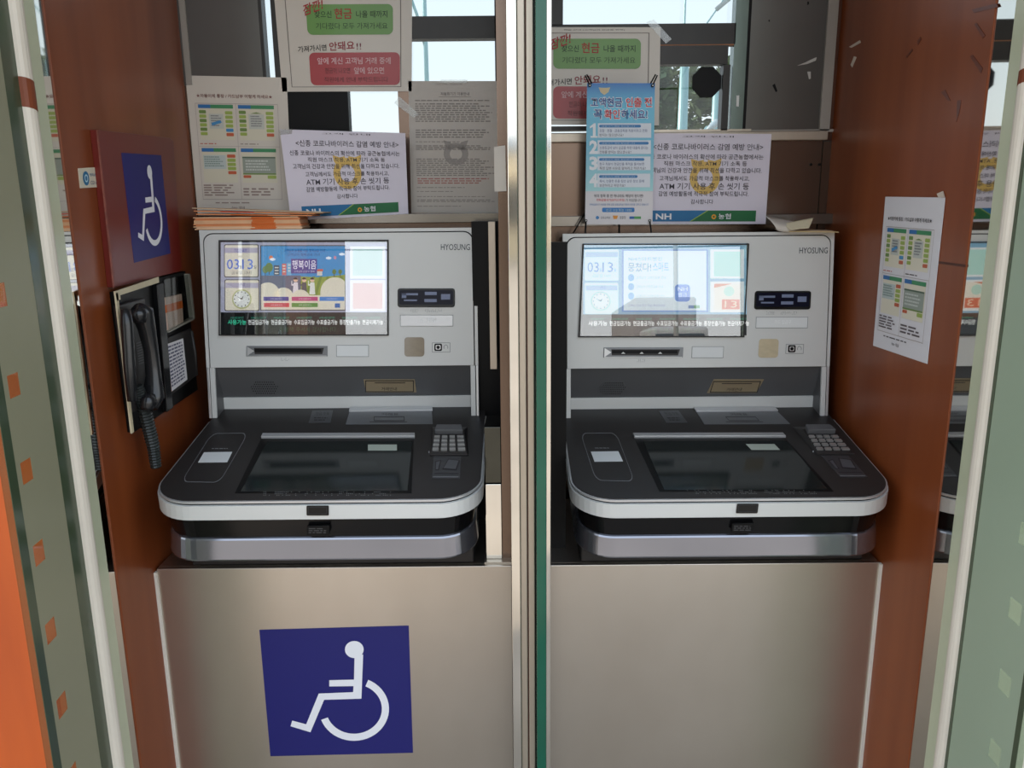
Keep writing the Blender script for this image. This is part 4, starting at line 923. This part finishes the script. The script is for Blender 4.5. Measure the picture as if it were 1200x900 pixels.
pc = Sb(726, 180, -.004); pb_ = Sb(726, 262, -.004)
wire('wire_upright', [Sb(726, 100, -.004), pb_, V((pb_.x, pb_.y, 1.432))], .002, par=t)
wire('wire_brace', [pc, V((Sb(672, 262).x, 1.768, 1.436))], .0015, par=t)

# ------------------------------------------------------------------ envelopes and loose papers on the machine tops
OR1 = mat('orange envelope', (232, 150, 96), rough=.6, noise=.12, nscale=(30, 30, 200)); OR2 = mat('pale envelope edge', (238, 190, 146), rough=.6, noise=.15, nscale=(40, 40, 300)); OR2b = mat('peach envelope edge', (240, 204, 168), rough=.6, noise=.15, nscale=(40, 40, 300)); OR3 = mat('deep orange flap', (228, 112, 30), rough=.5, noise=.1); OR4 = mat('buff envelope', (206, 176, 142), rough=.6, noise=.1)
def envelope(label, x0, x1, y0, y1, z, m, ang=0.0, tilt=0.0, rise=0.0, th=0.0021, band=None, bm=None, group='orange envelopes on the left machine'):
    c = V(((x0+x1)/2, (y0+y1)/2, z)); N = 6
    def P(s, w, h):
        x = (x0-x1)/2+(x1-x0)*s; y = (y0-y1)/2+(y1-y0)*w
        zz = h+tilt*(x+(x1-x0)/2)+rise*math.sin(PI*s)
        return c+V((x*math.cos(ang)-y*math.sin(ang), x*math.sin(ang)+y*math.cos(ang), zz))
    t = thing('envelope', label, 'envelope', c, group)
    def strip(s0, s1, w0, w1, h0, h1):
        mb = MB(); secs = [[P(s0+(s1-s0)*i/N, w, h) for w, h in ((w0, h0), (w1, h0), (w1, h1), (w0, h1))] for i in range(N+1)]
        for i in range(N): mb.bridge(secs[i], secs[i+1], True)
        mb.poly(secs[0]); mb.poly(secs[-1]); return mb
    strip(0, 1, 0, 1, 0, th).build('paper', m, t)
    if band: strip(band[0], band[1], -.004, .3, .0001, th-.0001).build('printed_band', bm or OR3, t)
    return t
zt_ = 1.4560
Se = ysurf(1.672)
ex0 = Se(226, 255).x; ex1 = Se(353, 262).x
for k in range(11):
    j = random.uniform(-.004, .003); n_ = ['lowest of the orange envelope bundle, lying on the left machine top', 'topmost of the tied pale orange envelope bundle'][k == 10] if k in (0, 10) else 'pale orange envelope inside the bundle on the left machine'
    envelope(n_, ex0+j+.0015*(k < 2), ex1+j*.6-k*.0006, 1.678+random.uniform(-.002, .002), 1.748, zt_+k*.0023, (OR2, OR1, OR2b)[random.randrange(3)], ang=random.uniform(-.006, .006), band=(.54+random.uniform(-.02, .02), .76+random.uniform(-.01, .01)))
zz = zt_+11*.0023+.001
envelope('orange envelope fanned out just above the bundle, its deep orange flap showing', ex0+.004, ex1+.022, 1.68, 1.748, zz+.0040, OR1, ang=-.02, tilt=-.020, band=(.30, .62))
envelope('orange envelope second from the top of the fanned pile', ex0-.001, ex1+.028, 1.682, 1.75, zz+.0105, OR1, ang=-.02, tilt=-.030, band=(.22, .5), bm=mat('red orange flap', (214, 72, 26), rough=.5, noise=.1))
envelope('buff envelope on the very top of the pile, sloping down to the right', ex0-.006, ex1+.045, 1.686, 1.754, zz+.0165, OR4, ang=-.02, tilt=-.042)

BUFF = mat('manila envelope', (212, 188, 136), rough=.6, noise=.08, nscale=(20, 20, 20))
MAN = 'manila envelopes on the right machine'
Sm = ysurf(1.70)
envelope('manila envelope underneath, overhanging the right machine top corner', Sm(924, 270).x, Sm(981, 270).x, 1.688, 1.765, 1.4315+.0085, BUFF, ang=-.04, th=.0016, tilt=-.02, group=MAN)
envelope('manila envelope lying on top of the other one', Sm(920, 270).x, Sm(979, 270).x, 1.70, 1.78, 1.4315+.0105, OR4, ang=-.16, th=.0014, tilt=-.02, group=MAN)
def curl(name, label, pts_fn, m, cat='paper', group='loose papers on the right machine'):
    N = 8; P = [[pts_fn(i/N, j/N) for j in range(N+1)] for i in range(N+1)]
    mb = MB(); k0 = [p for r_ in P for p in r_]
    mb.add(k0, [(i*(N+1)+j, (i+1)*(N+1)+j, (i+1)*(N+1)+j+1, i*(N+1)+j+1) for i in range(N) for j in range(N)])
    o = mb.build(name, m, smooth=True); s = o.modifiers.new('thickness', 'SOLIDIFY'); s.thickness = .0006; tag(o, label, cat, group); return o
Sn1 = ysurf(1.725); a = Sn1(897, 253); b = Sn1(930, 258.5); cc = Sn1(905, 269.5); d = Sn1(933, 267)
curl('receipt', 'white printed slip curling up against the corona notice', lambda s, q: (a*(1-s)+b*s)*(1-q)+(cc*(1-s)+d*s)*q+V((0, -.03*q-.012*math.sin(PI*q), -.006*math.sin(PI*s)*q)), PAPERW)
Sn2 = ysurf(1.705); a2 = Sn2(917, 262); b2 = Sn2(953.5, 255); c2 = Sn2(922, 268.5); d2 = Sn2(944, 267)
curl('receipt', 'cream slip folded like a boat on the manila envelopes', lambda s, q: (a2*(1-s)+b2*s)*(1-q)+(c2*(1-s)+d2*s)*q+V((0, -.02*q, 0)), mat('cream slip', (222, 210, 178), rough=.6, noise=.06))

# ------------------------------------------------------------------ intercom on the left wall
c = PX(0.0)(180, 470)
t = thing('wall_intercom', 'black wall telephone with leaflet pockets on the left wood wall', 'telephone', V((XL, c.y, c.z)))
S0 = PX(0.012); S2 = PX(0.03); S3 = PX(0.045)
MB().slab(S0, [(136, 342), (186, 326), (217.5, 317.5), (232, 457), (178, 493), (157, 507)], -.012, 0.0).build('back_plate', BLK, t, 0.001)
S0T = PX(0.028); tr = mat('yellowed trim', (206, 192, 160), rough=.5, noise=.12, nscale=(40, 40, 40))
MB().slab(S0T, [(135, 341.5), (186, 324.5), (186.5, 331), (141, 346), (141.5, 351), (137, 352.5)], -.003, 0).build('trim', tr, t)
MB().slab(S0T, [(135.6, 344), (138.2, 343), (157.2, 506), (154.8, 508)], -.003, 0).build('trim', tr, t)
MB().slab(S0, [(178, 334), (185.5, 331.5), (197, 478), (190, 483)], 0, .010).build('divider', BLKG, t, .001)
MB().slab(S2, [(144, 358), (174, 349), (185, 470), (160, 484)], -.018, -.006).build('cradle', DKGR, t, .003)
pr = Pr(S2, t, -.0036); 
for k in range(9): pr.poly('grille_slit', mat('grille slit', (92, 92, 92), rough=.5), [(162.2+k*.35, 402+k*3.0), (168+k*.35, 400+k*3.0), (168+k*.35, 401.1+k*3.0), (162.2+k*.35, 403.1+k*3.0)], 0)
HS = mat('handset plastic', (34, 34, 36), rough=.25, coat=.2, noise=.1)
def wtube(name, S, pts, r, m, par, ry=None, n=12): return MB().tube([S(*p) for p in pts], r, n, ry, up=V((1, 0, 0))).build(name, m, par, smooth=True)
wtube('cradle_arm', S3, [(147, 362), (149, 380), (152, 430), (155, 470)], [.008, .010, .010, .008], HS, t)
hs = wtube('handset', S3, [(163, 361), (166, 364), (172, 385), (177, 410), (180, 440), (180, 465), (177, 478)], [.010, .015, .013, .011, .011, .014, .010], HS, t, ry=[.012, .02, .016, .013, .014, .02, .012])
wtube('ear_cup', S3, [(160, 363), (163, 368), (164, 378)], [.011, .015, .010], HS, hs); wtube('mouth_cup', S3, [(172, 480), (174, 470), (175, 462)], [.010, .015, .010], HS, hs)
pts = []; rad = []
cp = [(161, 452, 0), (166, 472, .002), (171, 498, .004), (176, 524, .006), (179, 548, .006)]
for i in range(61):
    q = i/60*(len(cp)-1); k = min(int(q), len(cp)-2); f = q-k
    pts.append(S2(cp[k][0]*(1-f)+cp[k+1][0]*f, cp[k][1]*(1-f)+cp[k+1][1]*f, cp[k][2]*(1-f)+cp[k+1][2]*f)); rad.append((.0105 if i % 2 else .0084)+.002*math.sin(PI*i/60))
MB().tube(pts, rad, 10, up=V((1, 0, 0))).build('cord', mat('ribbed hose', (40, 44, 42), rough=.35, noise=.2), t)
# pockets
up_ = MB().slab(S0, [(186.5, 328), (217, 321), (222.6, 373), (192.5, 388.5)], .0085, .0095).build('leaflet_pocket', ACRY, t)
MB().slab(S0, [(215.6, 321), (217.6, 320.6), (223.4, 372.5), (221.6, 374)], 0, .0095).build('pocket_rim', mat('clear rim', (150, 146, 134), rough=.2, noise=.1), up_)
MB().slab(S0, [(192, 387), (222.6, 371.6), (222.8, 374), (192.4, 389.8)], 0, .0095).build('pocket_rim', mat('clear rim', (150, 146, 134)), up_)
lo_ = MB().slab(S0, [(193, 396), (221, 385), (228, 440), (199, 462)], .0, .006).build('leaflet_pocket', DKGR, t, .002)
MB().tube([S0(221, 388, .006), S0(225, 415, .007), S0(227, 440, .006)], .0035, 8, up=V((1, 0, 0))).build('pocket_lip', DKGR, lo_, smooth=True)
nq = [(188.2, 349.5), (209.4, 344.5), (212, 379.5), (191.6, 387.5)]
o, pu, pp = sheet('leaflet_stack', 'pale leaflets with an orange stripe in the upper telephone pocket', 'leaflet', PX(.0125), nq, mat('pinkish paper', (226, 196, 178), rough=.6, noise=.1, nscale=(40, 40, 40)), th=.006)
pu.rect('orange_stripe', ink(222, 108, 34), 0, .22, 1, .46, 1)
o, pu, pp = sheet('price_card', 'white printed card in the lower telephone pocket', 'card', PX(.0195), [(194.6, 403.6), (214.2, 396.6), (219.2, 444.6), (199.6, 459.6)], PAPER)
pu.dashes('small_print', ink(84, 84, 110), .07, .05, .93, .95, 12, 1, wd=.12, ragged=.1); pu.rect('orange_edge', ink(220, 140, 96), 0, 0, .05, 1, 1)

# ------------------------------------------------------------------ beyond the back windows
LEAF = [mat('leaf green', (96, 122, 84), rough=.6, noise=.4, nscale=(3, 3, 3)), mat('leaf olive', (116, 132, 88), rough=.6, noise=.4, nscale=(3, 3, 3))]
BARK = mat('bark', (96, 84, 70), rough=.9, noise=.3)
def tree(x, y, h, w, label, lm):
    t = thing('tree', label, 'tree', V((x, y, 0)), 'trees behind the booth')
    MB().tube([(x, y, 0), (x+.05, y, h*.3), (x-.03, y+.05, h*.75)], [.13, .10, .04], 10).build('trunk', BARK, t)
    mb = MB(); cl = [(random.gauss(0, .33)*w, random.gauss(0, .3)*w, h*random.uniform(.32, .92)) for _ in range(46)]
    for cx_, cy_, cz_ in cl:
        k = 1-abs(cz_/h-.55)
        for _ in range(60):
            p = V((x+cx_*k+random.gauss(0, .16)*w*.5, y+cy_*k+random.gauss(0, .16)*w*.5, cz_+random.gauss(0, .12)*w*.6))
            a_ = V((random.gauss(0, 1), random.gauss(0, 1), random.gauss(0, .5))).normalized(); b_ = a_.cross(V((random.random(), .3, 1))).normalized(); s = random.uniform(.08, .16)
            mb.poly([p-a_*s, p-b_*s*.45, p+a_*s, p+b_*s*.45])
    f = mb.build('foliage', lm, t); f['kind'] = 'stuff'
for i, (x, y, h, w, lb) in enumerate(((2.2, 13, 3.8, 1.0, 'olive tree left in the lower right window pane'), (3.9, 15.5, 4.3, 1.2, 'bushy tree behind the octagon sticker'), (5.6, 18.5, 4.7, 1.3, 'green tree at the right rim of the lower window pane'), (4.3, 23, 5.6, 2.4, 'tall tree farther back between the nearer ones'))): tree(x, y, h, w, lb, LEAF[i % 2])
POLE = mat('pale teal paint', (150, 186, 184), rough=.4, metal=.2, noise=.06)
def lamp_post(x, y, h, label, arm, r=.08):
    t = thing('lamp_post', label, 'lamp post', V((x, y, 0)), 'poles behind the booth')
    MB().tube([(x, y, 0), (x, y, h)], [r, r*.6], 12).build('pole', POLE, t, smooth=True)
    MB().tube([(x, y, h*.62), (x+arm*.4, y, h*.70), (x+arm, y, h*.78)], min(.03, r*.5), 8).build('arm', POLE, t, smooth=True)
    MB().tube([(x+arm*.8, y, h*.755), (x+arm*1.35, y, h*.80)], [r*.6, r*.9], 10, [.03, .04]).build('lamp_head', mat('lamp head', (186, 196, 196), rough=.4, noise=.05), t, smooth=True)
lamp_post(-.098*13, 13, 6.2, 'slim pole seen through the left window', -.3, .045)
lamp_post(.208*9, 9, 2.95, 'teal pole with an orange lamp left of the octagon sticker', .28)
lamp_post(.206*11, 11, 5.2, 'tall lamp pole seen in the upper right window pane', .5, .02)
lamp_post(.248*9.5, 9.5, 2.85, 'teal pole below the octagon sticker', .35)
hb = MB(); N = 14
hp = [(-14+24*i/N, 3.6+1.5*math.sin(i*.9)+.8*math.sin(i*2.1)) for i in range(N+1)]
hb.prism([V((x, 60, 0)) for x, z in [(-14, 0)]+[(10, 0)]]+[V((x, 60, z)) for x, z in hp[::-1]], [V((x, 72, 0)) for x, z in [(-14, 0)]+[(10, 0)]]+[V((x, 72, z)) for x, z in hp[::-1]])
tag(hb.build('hill', mat('bare brown hill', (176, 130, 106), rough=.9, noise=.3, nscale=(.4, .4, .4)), None), 'low brown hill seen through the left window', 'hill')

# ------------------------------------------------------------------ the street the booth faces (seen in its mirrors and screens)
t = thing('building', 'brown brick house added across the street to darken the reflection in the left screen', 'building', V((-8.5, -14.5, 0)))  # unseen house, added and sized for the dark part of that reflection
bx('wall', mat('brown brick', (120, 92, 74), rough=.8, noise=.2, nscale=(6, 6, 14)), (-13.5, -18, 0), (-4.45, -14, 6.2), t)
bx('roof', mat('roof slab', (90, 84, 80), rough=.7, noise=.1), (-13.8, -18.3, 6.2), (-4.55, -13.7, 6.5), t)
for i in range(4):
    for z in (1.0, 3.9): bx('window', mat('house window', (50, 58, 64), rough=.1, coat=.4, noise=.1), (-13.1+i*2.3, -14.03, z), (-11.8+i*2.3, -13.97, z+1.4), t)
t = thing('building', 'cream shop house across the street, mirrored in the chrome strips', 'building', V((0, -20, 0)))
bx('wall', mat('cream render', (222, 204, 170), rough=.8, noise=.08), (-3.0, -26, 0), (1.4, -20, 3.0), t); bx('roof', mat('blue roof', (92, 128, 160), rough=.5, noise=.1), (-3.2, -26.2, 3.0), (1.6, -19.8, 3.3), t)
for i in range(2): bx('window', mat('house window', (50, 58, 64)), (-2.4+i*2.0, -20.03, .9), (-1.0+i*2.0, -19.97, 2.2), t)
t = thing('box_truck', 'parked grey box truck across the street, mirrored in the right screen', 'truck', V((3.45, -14, 0)))
bx('cargo_box', mat('truck grey', (168, 158, 152), rough=.5, noise=.06), (2.75, -18.5, .75), (4.15, -14.4, 2.9), t, .05); bx('cab', mat('truck cab', (190, 188, 184), rough=.3, noise=.04), (2.85, -14.4, .5), (4.05, -12.9, 2.15), t, .08)
bx('windscreen', mat('house window', (50, 58, 64)), (2.95, -12.91, 1.3), (3.95, -12.86, 2.0), t, .02)
for x in (2.8, 3.85):
    for y in (-17.4, -13.6): MB().tube([(x, y, .4), (x+.22, y, .4)], .4, 20).build('wheel', BLK, t)
t = thing('utility_pole', 'utility pole with wires across the street, mirrored in the right screen', 'pole', V((2.98, -11, 0)))
MB().tube([(2.98, -11, 0), (2.98, -11, 6.6)], [.05, .035], 12).build('pole', mat('concrete', (170, 166, 160), rough=.8, noise=.1), t, smooth=True)
MB().tube([(2.98, -11, 3.6), (3.15, -11, 3.9), (2.75, -11, 4.1)], [.03, .05, .07], 8).build('lamp_arm', mat('concrete', (170, 166, 160)), t, smooth=True)
for z in (3.45, 6.4): MB().tube([(-12+24*i/24, -11, z+.25*((i-12)/12)**2) for i in range(25)], .016, 6).build('wire', BLK, t)

flush_prints()
